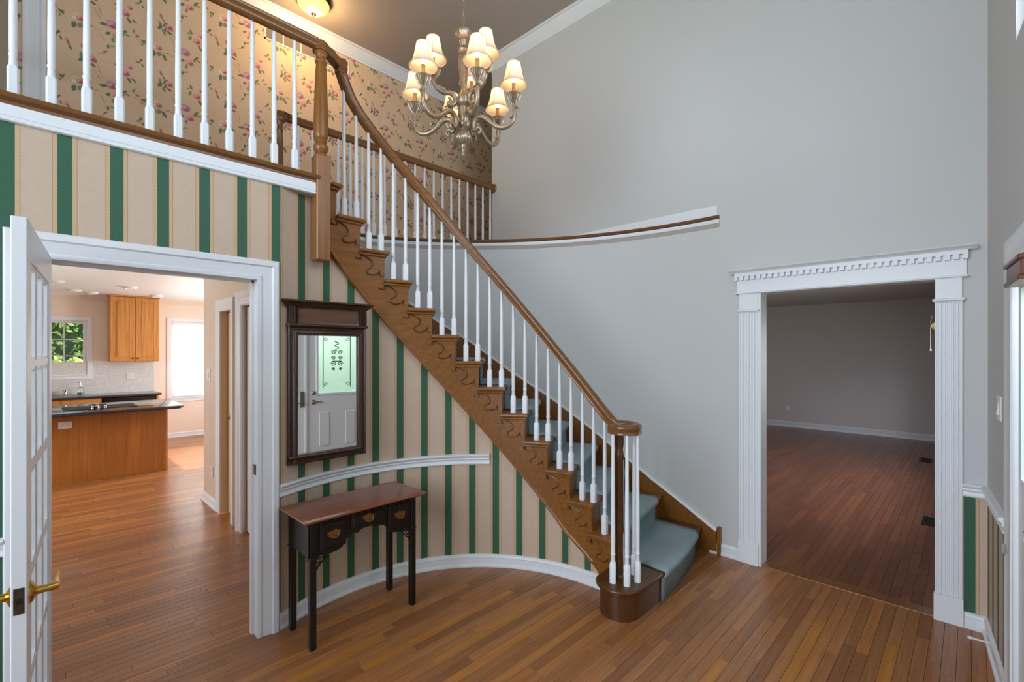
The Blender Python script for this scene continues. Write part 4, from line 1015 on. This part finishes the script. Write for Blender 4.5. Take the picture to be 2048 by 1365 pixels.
# ------------------------------------------------------------------ upstairs hall: flush light, air return
HL = thing('ceiling_light', 'lit amber bowl ceiling light with bronze finial in the upstairs hall', 'ceiling light', (1.97, 4.66, CEIL-.16))
hc = (1.97, 4.66, 0)
part('rim', MB().lathe([(.13, CEIL), (.16, CEIL-.01), (.165, CEIL-.03), (.15, CEIL-.045), (.14, CEIL-.04)], 36, hc), 'bronze', HL)
part('bowl', MB().lathe([(.145, CEIL-.035), (.148, CEIL-.05), (.135, CEIL-.075), (.105, CEIL-.095), (.09, CEIL-.11), (.07, CEIL-.128), (.04, CEIL-.142), (.012, CEIL-.148)], 36, hc), 'bowl', HL)
part('finial', MB().lathe([(.004, CEIL-.178), (.008, CEIL-.172), (.005, CEIL-.166), (.011, CEIL-.16), (.024, CEIL-.15), (.028, CEIL-.142), (.02, CEIL-.138)], 20, hc), 'bronze', HL)
l = bpy.data.lights.new('hall_bulb', 'POINT'); l.energy = 16; l.color = (1, .66, .30); l.shadow_soft_size = .07
lo = bpy.data.objects.new('hall_bulb', l); COL.objects.link(lo); lo.location = (1.97, 4.66, CEIL-.25)
VT = thing('air_return_grille', 'long louvered air return grille high on the rose wallpaper', 'vent', (2.0, YF, 4.80))
vx0, vx1, vz0, vz1 = 1.66, 2.56, 4.795, 4.955
part('frame', MB().msweep([(vx0, YF, vz0), (vx1, YF, vz0), (vx1, YF, vz1), (vx0, YF, vz1), (vx0, YF, vz0)], (0, -1, 0), [(0, 0), (0, .008), (.014, .008), (.018, .002), (.018, 0)]), 'plate', VT, 0)
part('backing', MB().box(vx0, vx1, YF-.002, YF+.0, vz0, vz1), 'darkslot', VT, 0)
for i in range(1, 5): part('divider', MB().box(vx0+i*(vx1-vx0)/5-.005, vx0+i*(vx1-vx0)/5+.005, YF-.009, YF-.002, vz0, vz1), 'plate', VT, 0)
for i in range(12):
    z = vz0+.008+i*.0125; part('louver', MB().add([(vx0, YF-.003, z), (vx1, YF-.003, z), (vx1, YF-.008, z+.007), (vx0, YF-.008, z+.007)], [(0, 1, 2, 3)]), 'vent', VT, 0)

# ------------------------------------------------------------------ front doors (seen in the mirror) and the right-hand casing
struct('trim_13', MB().msweep([wc(DS0, 0, 0), wc(DS0, 0, 2.045), wc(DS1, 0, 2.045), wc(DS1, 0, 0)], QN, [(a, b*.45) for a, b in cas]), 'trim', 'white moulded casing of the entry doors', 'door casing', 40)
def entry(name, s0, s1, hs, label, mg):
    r = thing(name, label, 'door', tuple(wc((s0+s1)/2, -.05, 0)), kind='structure')
    D = lambda u, d, z: wc(u, -d, z)
    a, b = min(s0, s1), max(s0, s1)
    g0, g1 = a+mg[0], b-mg[1]
    m = MB(); holed(m, a+.003, b-.003, .01, 2.035, [(g0, g1, 1.09, 1.92)], D, .02, .064); part('leaf', m, 'trim', r, 0)
    part('glass', MB().box(g0, g1, .038, .044, 1.09, 1.92, D), 'frost', r, 0)
    part('glass_frame', MB().msweep([wc(g0, -.02, 1.09), wc(g0, -.02, 1.92), wc(g1, -.02, 1.92), wc(g1, -.02, 1.09), wc(g0, -.02, 1.09)], QN, [(-.004, 0), (-.004, .008), (.02, .010), (.028, 0)]), 'trim', r, 0)
    e_ = MB(); mc = (g0+g1)/2
    for u in (g0+.07, g1-.07): e_.box(u-.005, u+.005, .0365, .038, 1.16, 1.86, D)
    for sg in (1, -1):
        for cz, r0 in ((1.47, .035), (1.55, .028), (1.62, .03), (1.40, .02)):
            e_.tube([D(mc+sg*(.045+(r0-r0*.8*i/16)*math.cos(i*.6)), .037, cz+(r0-r0*.8*i/16)*math.sin(i*.6)) for i in range(17)], .005, 5)
        for (z_, s_) in ((1.2, 1), (1.8, -1)): e_.tube([D(mc+sg*((g1-g0)/2-.10-(.03-.002*i)*math.cos(i*.5)), .037, z_+s_*(.03-.002*i)*math.sin(i*.5)) for i in range(13)], .004, 5)
    e_.box(mc-.06, mc+.06, .0365, .038, 1.50, 1.512, D); e_.tube([D(mc+.03*math.sin(i*1.3), .037, 1.64+i*.012) for i in range(12)], .006, 5)
    part('etched_ornament', e_, 'etch', r, 40)
    for p0, p1 in ((g0-.01, mc-.08), (mc+.08, g1+.01)):
        for z0, z1 in ((.385, .87),):
            q = [(p0, z0), (p1, z0), (p1, z1), (p0, z1)]; i2 = [(p0+.03, z0+.03), (p1-.03, z0+.03), (p1-.03, z1-.03), (p0+.03, z1-.03)]; i3 = [(p0+.012, z0+.012), (p1-.012, z0+.012), (p1-.012, z1-.012), (p0+.012, z1-.012)]
            m = MB(); m.add([D(x, .0195, z) for x, z in q]+[D(x, .030, z) for x, z in i3]+[D(x, .012, z) for x, z in i2], [(i, (i+1) % 4, 4+(i+1) % 4, 4+i) for i in range(4)]+[(4+i, 4+(i+1) % 4, 8+(i+1) % 4, 8+i) for i in range(4)]+[(8, 9, 10, 11)])
            part('panel', m, 'trim', r, 0)
    for z_, rr in ((1.10, .027), (.985, .03)):
        T = Matrix.Translation(D(hs, .02, z_)) @ QN.to_track_quat('Z', 'Y').to_matrix().to_4x4()
        part('rosette' if z_ < 1.05 else 'deadbolt', MB().lathe([(rr, 0), (rr, .006), (rr*.7, .014), (rr*.35, .018), (rr*.3, .03)], 20, T=T), 'nickel', r)
    sg = 1 if hs < (a+b)/2 else -1
    part('lever', MB().tube([D(hs, .0, .985), D(hs, -.03, .985), D(hs+sg*.02, -.036, .985), D(hs+sg*.06, -.036, .992), D(hs+sg*.10, -.036, .985)], [.009, .009, .009, .007, .005], 8), 'nickel', r)
    return r
entry('door_2', DS0, DSP, DSP-.086, 'white entry door with etched glass hung beside the grey corner', (.12, .141))
d3 = entry('door_3', DSP, DS1, DSP+.06, 'white entry door with etched glass and a tall lock plate', (.141, .075))
part('lock_plate', MB().bbox(DSP+.035, DSP+.085, .0, .02, .93, 1.13, .006, lambda u, d, z: wc(u, -d, z)), 'nickel', d3, 0)
part('astragal', MB().box(DSP-.004, DSP+.02, .005, .02, .01, 2.035, lambda u, d, z: wc(u, -d, z)), 'trim', d3, 0)
# wooden valance bracket on the casing
WV = thing('wooden_valance', 'short reddish wooden valance box across the entry door head', 'valance', tuple(wc(1.14, 0, 1.95)))
W_ = lambda u, d, z: wc(u, d, z)
part('face_board', MB().bbox(.985, 1.30, -.019, .038, 1.935, 1.998, .003, W_), 'redwood', WV, 0)
part('top_lip', MB().bbox(.975, 1.31, -.019, .048, 1.996, 2.014, .004, W_), 'redwood', WV, 0); part('bottom_lip', MB().bbox(.975, 1.31, -.019, .046, 1.918, 1.937, .004, W_), 'redwood', WV, 0)
plate('light_switch', 'white double rocker switch plate on the wall beside the entry casing', facing(wc(.46, .001, 1.355), QN), .115, .125, 'switch')
m = MB(); s0_ = wc(.27, .012, .062); m.lathe([(.012, 0), (.012, .004), (.005, .008), (.0055, .075), (.009, .077), (.009, .09), (.006, .094), (0, .095)], 14, T=Matrix.Translation(s0_) @ QN.to_track_quat('Z', 'Y').to_matrix().to_4x4())
single('door_stop', m, 'plate', 'white rigid door stop screwed into the baseboard', 'door stop')
m = MB().bbox(.70, .74, .010, .026, .70, .745, .006, W_)
single('bumper_block', m, 'beige', 'small cream bumper block on the entry casing', 'bumper')

# ------------------------------------------------------------------ kitchen
YK = 10.8; XH_ = 1.36
w = MB(); W1 = (-.10, .70, 1.235, 2.15); W2 = (1.885, 2.80, .745, 2.19)
def pK(u, d, z): return Vector((u, YK+d, z))
holed(w, -1.6, 3.8, 0, LOWC, [W1, W2], pK, 0, .14)
struct('wall_kitchen', w, 'cream', 'cream kitchen rear wall with two windows', 'wall', 0)
w = MB(); holed(w, YA+.12, YK, 0, LOWC, [(5.8, 7.4, .9, 2.2)], lambda u, d, z: Vector((-1.5-d, u, z)), 0, .1)
struct('wall_kitchen_left', w, 'cream', 'cream kitchen side wall behind the island', 'wall', 0)
w = MB(); w.box(XH_+.12, 3.7, 5.98, 6.1, 0, LOWC); holed(w, 6.1, YK, 0, LOWC, [(7.7, 9.5, .8, 2.2)], lambda u, d, z: Vector((3.6+d, u, z)), 0, .1)
struct('wall_kitchen_right', w, 'cream', 'cream kitchen side wall beyond the hall', 'wall', 0)
wcas = [(0, 0), (0, .014), (.01, .018), (.07, .018), (.075, 0)]
def kwin(name, R, label, nx, nz):
    u0, u1, z0, z1 = R
    r = thing(name, label, 'window', ((u0+u1)/2, YK, z0), kind='structure')
    part('casing', MB().msweep([(u0, YK, z0), (u0, YK, z1), (u1, YK, z1), (u1, YK, z0), (u0, YK, z0)], (0, -1, 0), wcas), 'trim', r, 0)
    part('sill', MB().bbox(u0-.03, u1+.03, YK-.03, YK+.02, z0-.018, z0+.006, .004), 'trim', r, 0)
    f = .045; m = MB()
    m.box(u0, u0+f, YK+.03, YK+.09, z0, z1).box(u1-f, u1, YK+.03, YK+.09, z0, z1).box(u0+f, u1-f, YK+.03, YK+.09, z0, z0+f).box(u0+f, u1-f, YK+.03, YK+.09, z1-f, z1)
    part('sash', m, 'trim', r, 0)
    a0, a1, c0, c1 = u0+f, u1-f, z0+f, z1-f
    for i in range(1, nx): x = a0+(a1-a0)*i/nx; part('muntin', MB().box(x-.008, x+.008, YK+.05, YK+.075, c0, c1), 'trim', r, 0)
    for j in range(1, nz): z = c0+(c1-c0)*j/nz; part('muntin', MB().box(a0, a1, YK+.05, YK+.075, z-.008, z+.008), 'trim', r, 0)
    for i in range(nx):
        for j in range(nz):
            part('pane', MB().box(a0+(a1-a0)*i/nx+.008, a0+(a1-a0)*(i+1)/nx-.008, YK+.06, YK+.064, c0+(c1-c0)*j/nz+.008, c0+(c1-c0)*(j+1)/nz-.008), 'glass', r, 0)
    return r
w1 = kwin('window_1', W1, 'white kitchen window over the sink with six lights', 3, 3)
part('latch', MB().bbox(W1[1]-.035, W1[1]-.02, YK+.018, YK+.032, 1.42, 1.56, .003), 'trim', w1, 0)
kwin('window_2', W2, 'white kitchen window behind a closed mini blind', 2, 4)
BLD = thing('window_blind', 'white horizontal mini blind covering the kitchen window', 'blind', (2.34, YK, 2.15))
part('headrail', MB().bbox(W2[0]+.01, W2[1]-.01, YK-.012, YK+.022, 2.135, 2.185, .003), 'trim', BLD, 0)
m = MB(); z = .79
while z < 2.13: m.add([(W2[0]+.012, YK+.0, z), (W2[1]-.012, YK+.0, z), (W2[1]-.012, YK+.012, z+.0275), (W2[0]+.012, YK+.012, z+.0275)], [(0, 1, 2, 3)]); z += .0235
part('slats', m, 'blind', BLD, 0)['kind'] = 'stuff'
part('bottom_rail', MB().bbox(W2[0]+.012, W2[1]-.012, YK-.002, YK+.018, .765, .785, .003), 'trim', BLD, 0)
for x in (W2[0]+.15, W2[1]-.15): part('ladder_cord', MB().tube([(x, YK-.004, .78), (x, YK-.004, 2.14)], .0015, 4), 'trim', BLD, 0)
stk = thing('window_sticker', 'round blue and red security sticker in the kitchen window corner', 'sticker', (.585, YK+.055, 1.33))
part('disc', MB().lathe([(.055, 0), (.055, .001), (0, .001)], 28, T=Matrix.Translation((.585, YK+.058, 1.335)) @ Matrix.Rotation(pi/2, 4, 'X')), 'plate', stk)
part('top_band', MB().prism([(.05*math.cos(t), .05*math.sin(t)) for t in [rad(20+i*14) for i in range(11)]], 0, .0006, lambda u, z, d: Vector((.585+u, YK+.0568-d, 1.335+z))), 'blue', stk, 0)
part('bottom_band', MB().prism([(.05*math.cos(t), .05*math.sin(t)) for t in [rad(200+i*14) for i in range(11)]], 0, .0006, lambda u, z, d: Vector((.585+u, YK+.0568-d, 1.335+z))), 'blue', stk, 0)
part('centre_band', MB().box(.552, .618, YK+.0560, YK+.0568, 1.328, 1.342), 'red', stk, 0)
struct('trim_14', MB().box(-1.5, 1.62, YK-.004, YK, .90, 1.45), 'mosaic', 'pale mosaic tile backsplash', 'backsplash', 0)
struct('baseboard_kitchen', MB().msweep([(3.6, YK, 0), (1.68, YK, 0)], Z, bp), 'trim', 'white baseboard under the blind-covered kitchen window', 'baseboard', 40)
struct('trim_15', MB().msweep([(3.6, YK, LOWC-.09), (-1.5, YK, LOWC-.09)], Z, [(a*.7, b*.72) for a, b in cr]), 'cream', 'cream crown moulding along the kitchen rear wall', 'moulding', 40)
# wall cabinet
WC = thing('wall_cabinet', 'maple wall cabinet with two raised panel doors', 'cabinet', (1.3, YK-.33, 1.455))
c0, c1, cz0, cz1, cf = .965, 1.645, 1.455, 2.575, YK-.33
part('body', MB().bbox(c0, c1, cf+.002, YK-.001, cz0, cz1, .002), 'maple', WC, 0)
part('top_trim', MB().bbox(c0-.012, c1+.012, cf-.03, YK-.001, cz1, cz1+.024, .004), 'maple', WC, 0)
for a, b, hx in ((c0+.006, (c0+c1)/2-.003, (c0+c1)/2-.035), ((c0+c1)/2+.003, c1-.006, (c0+c1)/2+.035)):
    m = MB().bbox(a, b, cf-.02, cf+.0, cz0+.006, cz1-.006, .003)
    d = part('door', m, 'maple', WC, 0)
    i1 = [(a+.062, cz0+.07), (b-.062, cz0+.07), (b-.062, cz1-.07), (a+.062, cz1-.07)]
    g = MB(); g.msweep([(p[0], cf-.02, p[1]) for p in i1+[i1[0]]], (0, -1, 0), [(0, -.001), (.004, .004), (.012, .004), (.016, -.001)])
    part('panel_moulding', g, 'maple', d, 0)
    part('raised_panel', MB().bbox(a+.085, b-.085, cf-.026, cf-.018, cz0+.095, cz1-.095, .006), 'maple', d, 0)
    part('knob', MB().bbox(hx-.012, hx+.012, cf-.042, cf-.024, cz0+.045, cz0+.07, .003), 'bronze', d, 0)
# base run with worktop, sink, dishwasher
bc = thing('base_cabinet', 'orange maple base cabinets under the kitchen window', 'cabinet', (.2, YK-.6, 0))
part('body', MB().box(-1.49, .84, YK-.60, YK-.006, .1, .865), 'maple', bc, 0)
for i in range(5): part('drawer', MB().bbox(-1.48+i*.46, -1.03+i*.46, YK-.62, YK-.60, .70, .855, .004), 'maple', bc, 0); part('door', MB().bbox(-1.48+i*.46, -1.03+i*.46, YK-.62, YK-.60, .12, .69, .004), 'maple', bc, 0)
part('toe_kick', MB().box(-1.49, .84, YK-.54, YK-.01, 0, .1), 'darkslot', bc, 0)
dw = thing('dishwasher', 'black dishwasher at the end of the kitchen worktop', 'dishwasher', (1.2, YK-.6, 0))
part('body', MB().box(.86, 1.56, YK-.58, YK-.01, .0, .865), 'darkslot', dw, 0); part('door', MB().bbox(.87, 1.55, YK-.61, YK-.58, .1, .74, .004), 'black', dw, 0); part('control_panel', MB().bbox(.87, 1.55, YK-.615, YK-.58, .75, .86, .004), 'black', dw, 0)
part('handle', MB().tube([(.92, YK-.645, .77), (1.5, YK-.645, .77)], .008, 8), 'nickel', dw)
single('cabinet_end_panel', MB().bbox(1.565, 1.60, YK-.60, YK-.01, 0, .865, .002), 'maple', 'narrow maple end panel beside the dishwasher', 'cabinet panel')
single('kitchen_worktop', MB().slab([(-1.5, YK-.64), (1.635, YK-.64), (1.635, YK-.005), (-1.5, YK-.005)], .868, .905, .012), 'granite', 'dark granite worktop along the kitchen rear wall', 'worktop')
sk = thing('kitchen_sink', 'steel sink rim set into the rear worktop', 'sink', (.3, YK-.35, .9))
part('rim', MB().msweep([(-.25, YK-.56, .905), (.62, YK-.56, .905), (.62, YK-.12, .905), (-.25, YK-.12, .905), (-.25, YK-.56, .905)], Z, [(-.02, 0), (-.02, .006), (0, .008), (.012, 0)]), 'nickel', sk, 0); part('basin', MB().box(-.25, .62, YK-.56, YK-.12, .9055, .907), 'nickel', sk, 0)
fc = thing('kitchen_faucet', 'chrome gooseneck faucet behind the sink', 'faucet', (.24, YK-.09, .905))
part('spout', MB().tube([(.24, YK-.09, .905), (.24, YK-.09, 1.15), (.24, YK-.11, 1.21), (.24, YK-.17, 1.235), (.24, YK-.23, 1.21), (.24, YK-.245, 1.16)], .011, 10), 'chrome', fc)
part('base', MB().lathe([(.028, 0), (.028, .01), (.018, .03), (.014, .05)], 16, (.24, YK-.09, .905)), 'chrome', fc)
fs_ = thing('sink_sprayer', 'small chrome sprayer knob beside the faucet', 'faucet', (.43, YK-.09, .905))
part('base', MB().lathe([(.03, 0), (.03, .02), (.02, .03), (.016, .05)], 16, (.43, YK-.09, .905)), 'chrome', fs_); part('cap', MB().lathe([(.02, .05), (.03, .06), (.03, .085), (.015, .095), (0, .096)], 16, (.43, YK-.09, .905)), 'chrome', fs_)
sp_ = thing('soap_dispenser', 'clear pump bottle of teal soap on the worktop', 'soap bottle', (.61, YK-.12, .905))
part('bottle', MB().lathe([(.036, 0), (.04, .01), (.04, .1), (.03, .12), (.014, .132), (.014, .145)], 20, (.61, YK-.12, .906)), 'glass', sp_); part('soap', MB().lathe([(.033, .003), (.036, .012), (.036, .04), (0, .04)], 20, (.61, YK-.12, .906)), 'teal', sp_)
part('pump', MB().lathe([(.016, .145), (.016, .16), (.006, .165), (.006, .20), (.012, .202), (.012, .215), (0, .216)], 14, (.61, YK-.12, .906)).tube([(.61, YK-.12, 1.115), (.57, YK-.14, 1.11)], .005, 6), 'chrome', sp_)
plate('backsplash_outlet', 'pale outlet on the mosaic backsplash', facing((1.28, YK-.005, 1.19), (0, -1, 0)), .11, .125)
# island
IY = 7.94
isl = thing('kitchen_island', 'maple panelled kitchen island', 'island', (.3, IY+.4, 0))
part('front_panel', MB().bbox(-1.2, 1.318, IY, IY+.02, 0, .862, .002), 'maple2', isl, 0); part('corner_post', MB().bbox(1.318, 1.343, IY-.004, IY+.03, 0, .862, .002), 'maple', isl, 0)
part('end_panel', MB().box(1.325, 1.34, IY+.03, IY+.85, 0, .862), 'maple2', isl, 0); part('body', MB().box(-1.2, 1.325, IY+.02, IY+.85, 0, .86), 'maple2', isl, 0)
single('island_worktop', MB().slab([(-1.25, IY-.31), (1.43, IY-.31), (1.49, IY-.20), (1.52, IY+.9), (-1.25, IY+.9)], .865, .905, .014), 'granite', 'polished black granite worktop of the kitchen island', 'worktop')
ck = thing('cooktop', 'black cooktop set flush in the island worktop', 'cooktop', (.7, IY+.25, .905))
part('plate', MB().bbox(.30, 1.02, IY+.0, IY+.46, .9055, .912, .002), 'darkslot', ck, 0)
bp_ = (.62, IY+.07)
g = MB()
for i in range(6):
    a = i*pi/3; g.tube([(bp_[0]+.085*math.cos(a), bp_[1]+.085*math.sin(a), .912), (bp_[0]+.085*math.cos(a), bp_[1]+.085*math.sin(a), .955), (bp_[0]+.03*math.cos(a), bp_[1]+.03*math.sin(a), .955)], .007, 6)
g.tube([(bp_[0]+.085*math.cos(i*pi/12), bp_[1]+.085*math.sin(i*pi/12), .93) for i in range(24)], .006, 6, True)
part('burner_grate', g, 'black', ck); part('burner_cap', MB().lathe([(.04, 0), (.045, .015), (.02, .03), (0, .031)], 20, (*bp_, .912)), 'chrome', ck)
for i in range(3): part('knob', MB().lathe([(.016, 0), (.014, .03), (.006, .033), (0, .033)], 14, (bp_[0]-.05+.06*i, IY+.03, .912)), 'chrome', ck)
plate('island_outlet', 'white horizontal outlet on the island front panel', facing((.316, IY-.001, .733), (0, -1, 0)), .085, .125, 'outlet', True)
# recessed ceiling lights
rl0 = None
RLm = [('trim_ring', mesh('trim_ring', MB().lathe([(.10, 0), (.098, -.008), (.075, -.03), (.06, -.034), (.055, -.02), (.05, 0)], 24), 'plate', 40)), ('lens', mesh('lens', MB().lathe([(.055, -.024), (.03, -.032), (0, -.034)], 20), 'kceil', 40))]
for u, v, lb in ((110, 562, 'white recessed light above the island, toward the french door'), (148, 580, 'white recessed light above the sink worktop, farther from the wall cabinet'), (182, 585, 'white recessed light above the sink, second from the wall cabinet'), (260, 574, 'white recessed light above the island, before the wall cabinet doors'), (313, 591, 'white recessed light just off the corner of the wall cabinet')):
    x, y = on_z(u, v, LOWC); t = thing('recessed_light', lb, 'ceiling light', (x, y, LOWC), 'recessed lights in the kitchen ceiling')
    for nm, me in RLm:
        o = bpy.data.objects.new(nm, me); COL.objects.link(o); o.parent = t
# kitchen hall wall with closet doors
XH = 1.36
w = MB(); holed(w, YA+.12, 6.1, 0, LOWC, [(5.06, 5.43, 0, 2.04), (4.05, 4.70, 0, 2.05)], lambda u, d, z: Vector((XH+d, u, z)), 0, .12)
struct('wall_hall', w, 'hallwall', 'short glossy beige wall of the kitchen passage', 'wall', 0)
c2 = [(0, 0), (0, .014), (.01, .02), (.06, .014), (.085, .026), (.11, .026), (.115, 0)]
struct('trim_16', MB().msweep([(XH, 5.43, 0), (XH, 5.43, 2.04), (XH, 5.06, 2.04), (XH, 5.06, 0)], (-1, 0, 0), c2), 'trim', 'white casing of the narrow pantry door in the passage', 'door casing', 40)
struct('trim_17', MB().msweep([(XH, 4.70, 0), (XH, 4.70, 2.05), (XH, 4.05, 2.05), (XH, 4.05, 0)], (-1, 0, 0), [(a*1.15, b*1.5) for a, b in c2]), 'trim', 'white casing of the closet door nearest the foyer', 'door casing', 40)
d4 = thing('door_4', 'warm cream pantry door set back in the passage', 'door', (XH+.08, 5.25, 0), kind='structure')
part('leaf', MB().bbox(XH+.06, XH+.095, 5.07, 5.42, .01, 2.03, .003), 'yellowdoor', d4, 0)
part('knob', MB().lathe([(.024, 0), (.024, .005), (.01, .01), (.01, .03), (.024, .04), (.026, .055), (.015, .066), (0, .068)], 18, T=Matrix.Translation((XH+.06, 5.17, 1.0)) @ Matrix.Rotation(-pi/2, 4, 'Y')), 'antbrass', d4)
d5 = thing('door_5', 'white six-panel closet door nearest the foyer', 'door', (XH+.03, 4.4, 0), kind='structure')
part('leaf', MB().bbox(XH+.02, XH+.055, 4.06, 4.69, .012, 2.04, .003), 'trim', d5, 0)
for a, b in ((4.13, 4.34), (4.41, 4.62)):
    for z0, z1 in ((.2, .86), (.98, 1.62), (1.72, 1.93)):
        m = MB(); X_ = lambda u, d, z: Vector((XH+.02-d, u, z))
        q = [(a, z0), (b, z0), (b, z1), (a, z1)]; i2 = [(a+.035, z0+.035), (b-.035, z0+.035), (b-.035, z1-.035), (a+.035, z1-.035)]; i3 = [(a+.012, z0+.012), (b-.012, z0+.012), (b-.012, z1-.012), (a+.012, z1-.012)]
        m.add([X_(u, .0005, z) for u, z in q]+[X_(u, .003, z) for u, z in i3]+[X_(u, .012, z) for u, z in i2], [(i, (i+1) % 4, 4+(i+1) % 4, 4+i) for i in range(4)]+[(4+i, 4+(i+1) % 4, 8+(i+1) % 4, 8+i) for i in range(4)]+[(8, 9, 10, 11)])
        part('panel', m, 'trim', d5, 0)
struct('baseboard_hall', MB().msweep([(XH+.12, 6.1, 0), (XH, 6.1, 0), (XH, 5.55, 0)][::1], Z, [(-a, b) for a, b in bp]), 'trim', 'white baseboard wrapping the end of the passage wall', 'baseboard', 40)
struct('trim_18', MB().msweep([(XH+.12, 6.1, LOWC-.125), (XH, 6.1, LOWC-.125), (XH, 3.1, LOWC-.125)], Z, [(-a, b) for a, b in cr]), 'trim', 'white crown moulding along the passage wall', 'moulding', 40)
plate('passage_switch', 'white rocker switch at the end of the passage wall', facing((XH-.001, 5.88, 1.386), (-1, 0, 0)), .115, .125, 'switch')
plate('passage_outlet', 'white outlet low on the passage wall', facing((XH-.001, 5.75, .36), (-1, 0, 0)))

# ------------------------------------------------------------------ living room
XL = 11.45
struct('wall_living', MB().box(XL, XL+.1, -.1, 4.5, 0, LOWC), 'lwall', 'plain far wall of the empty living room', 'wall', 0)
struct('wall_living_left', MB().box(XB+.12, XL, 4.4, 4.5, 0, LOWC), 'lwall', 'plain side wall of the living room', 'wall', 0)
w = MB(); holed(w, XB+.12, XL, 0, LOWC, [(5.5, 8.1, .8, 1.95)], lambda u, d, z: Vector((u, .04-d, z)), 0, .12)
struct('wall_living_front', w, 'lwall', 'living room window wall', 'wall', 0)
struct('baseboard_living', MB().msweep([(XL, .04, 0), (XL, 4.4, 0)], Z, [(a, b*1.3) for a, b in bp]), 'trim', 'white baseboard along the far living room wall', 'baseboard', 40)
plate('living_outlet', 'white outlet low on the far living room wall', facing((XL-.001, 2.84, .40), (-1, 0, 0)))
def register(x0, x1, y0, y1, label):
    r = thing('floor_register', label, 'register', ((x0+x1)/2, (y0+y1)/2, 0), 'bronze floor registers in the living room')
    part('frame', MB().msweep([(x0, y0, 0), (x1, y0, 0), (x1, y1, 0), (x0, y1, 0), (x0, y0, 0)], Z, [(0, 0), (0, .006), (.02, .004), (.024, 0)][::1]), 'copper', r, 0)
    part('well', MB().box(x0, x1, y0, y1, .0005, .0015), 'darkslot', r, 0)
    for i in range(6): y = y0+(y1-y0)*(i+.5)/6; part('louver', MB().box(x0, x1, y-.004, y+.004, .001, .005), 'copper', r, 0)
register(5.90, 6.20, .22, .34, 'bronze floor register closer to the dentil doorway')
register(9.22, 9.55, .42, .56, 'bronze floor register farther from the dentil doorway')
sw = thing('swag_valance', 'gold swag valance with dark rod at the living room window', 'valance', (6.6, .2, 2.0))
m = MB(); rows = []
for i in range(13):
    t = i/12; rows.append([Vector((6.45+1.5*j/24, .06+.22*math.sin(pi*t*.9+.25)+.02*math.sin(j*1.9+t*3), 2.0-.02*t-.20*t*(.55+.45*abs(math.cos(j*.55))))) for j in range(25)])
m.loft(rows, False, False); part('swag', m, 'gold', sw, 60); part('rod', MB().tube([(6.42, .2, 2.005), (8.0, .2, 2.005)], .016, 10), 'darkslot', sw)
part('rod_bracket', MB().box(6.44, 6.46, .04, .21, 1.992, 2.012).box(7.96, 7.98, .04, .21, 1.992, 2.012), 'darkslot', sw, 0)
part('pull_cord', MB().tube([(6.46, .29, 2.0), (6.46, .302, 1.94), (6.46, .302, 1.66)], .0022, 5), 'beige', sw); part('tassel', MB().lathe([(.004, .02), (.009, 0), (.008, -.012), (0, -.014)], 12, (6.46, .302, 1.655)), 'beige', sw)

# ------------------------------------------------------------------ outside
struct('ground', MB().box(-30, 40, -40, 40, -.5, -.25), 'lawn', 'green lawn outside the house', 'lawn', 0)
def shrub(x, y, z0, rx, ry, rz_, n, lo, hi, label, seed):
    r = thing('garden_shrub', label, 'shrub', (x, y, z0), 'shrubs outside the house'); rn = random.Random(seed); m = MB(); tn = []
    for i in range(n):
        th, ph = rn.uniform(0, 2*pi), math.acos(rn.uniform(-1, 1)); q = rn.uniform(.72, 1.05)
        c = Vector((x+rx*q*math.sin(ph)*math.cos(th), y+ry*q*math.sin(ph)*math.sin(th), z0+rz_+rz_*q*math.cos(ph)))
        a = Vector((rn.gauss(0, 1), rn.gauss(0, 1), rn.gauss(0, 1))).normalized(); b = a.orthogonal(); L = rn.uniform(.05, .10)
        m.add([c-a*L, c+b*L*.5, c+a*L, c-b*L*.5], [(0, 1, 2, 3)]); tn.append(rn.uniform(lo, hi))
    o = link('foliage', mesh('foliage', m, 'leaf', 0, tn), r); o['kind'] = 'stuff'
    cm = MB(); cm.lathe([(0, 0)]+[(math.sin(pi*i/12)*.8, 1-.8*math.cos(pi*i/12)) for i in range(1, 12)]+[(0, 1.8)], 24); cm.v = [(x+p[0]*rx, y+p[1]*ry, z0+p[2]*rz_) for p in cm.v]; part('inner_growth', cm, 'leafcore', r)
    part('stem', MB().tube([(x, y, z0), (x, y, z0+rz_)], .06, 6), 'bark', r)
shrub(.3, 14.5, -.25, 2.2, .7, .85, 6000, .5, 1.0, 'bright yellow green hedge below the kitchen window', 1)
shrub(.2, 17.5, .2, 3.2, 1.2, 1.9, 8000, .05, .55, 'darker green tree behind the hedge outside the kitchen', 2)
shrub(3.5, -9.0, -.25, 5, 1.5, 2.2, 7000, .1, .7, 'large green shrub across the front lawn', 3)
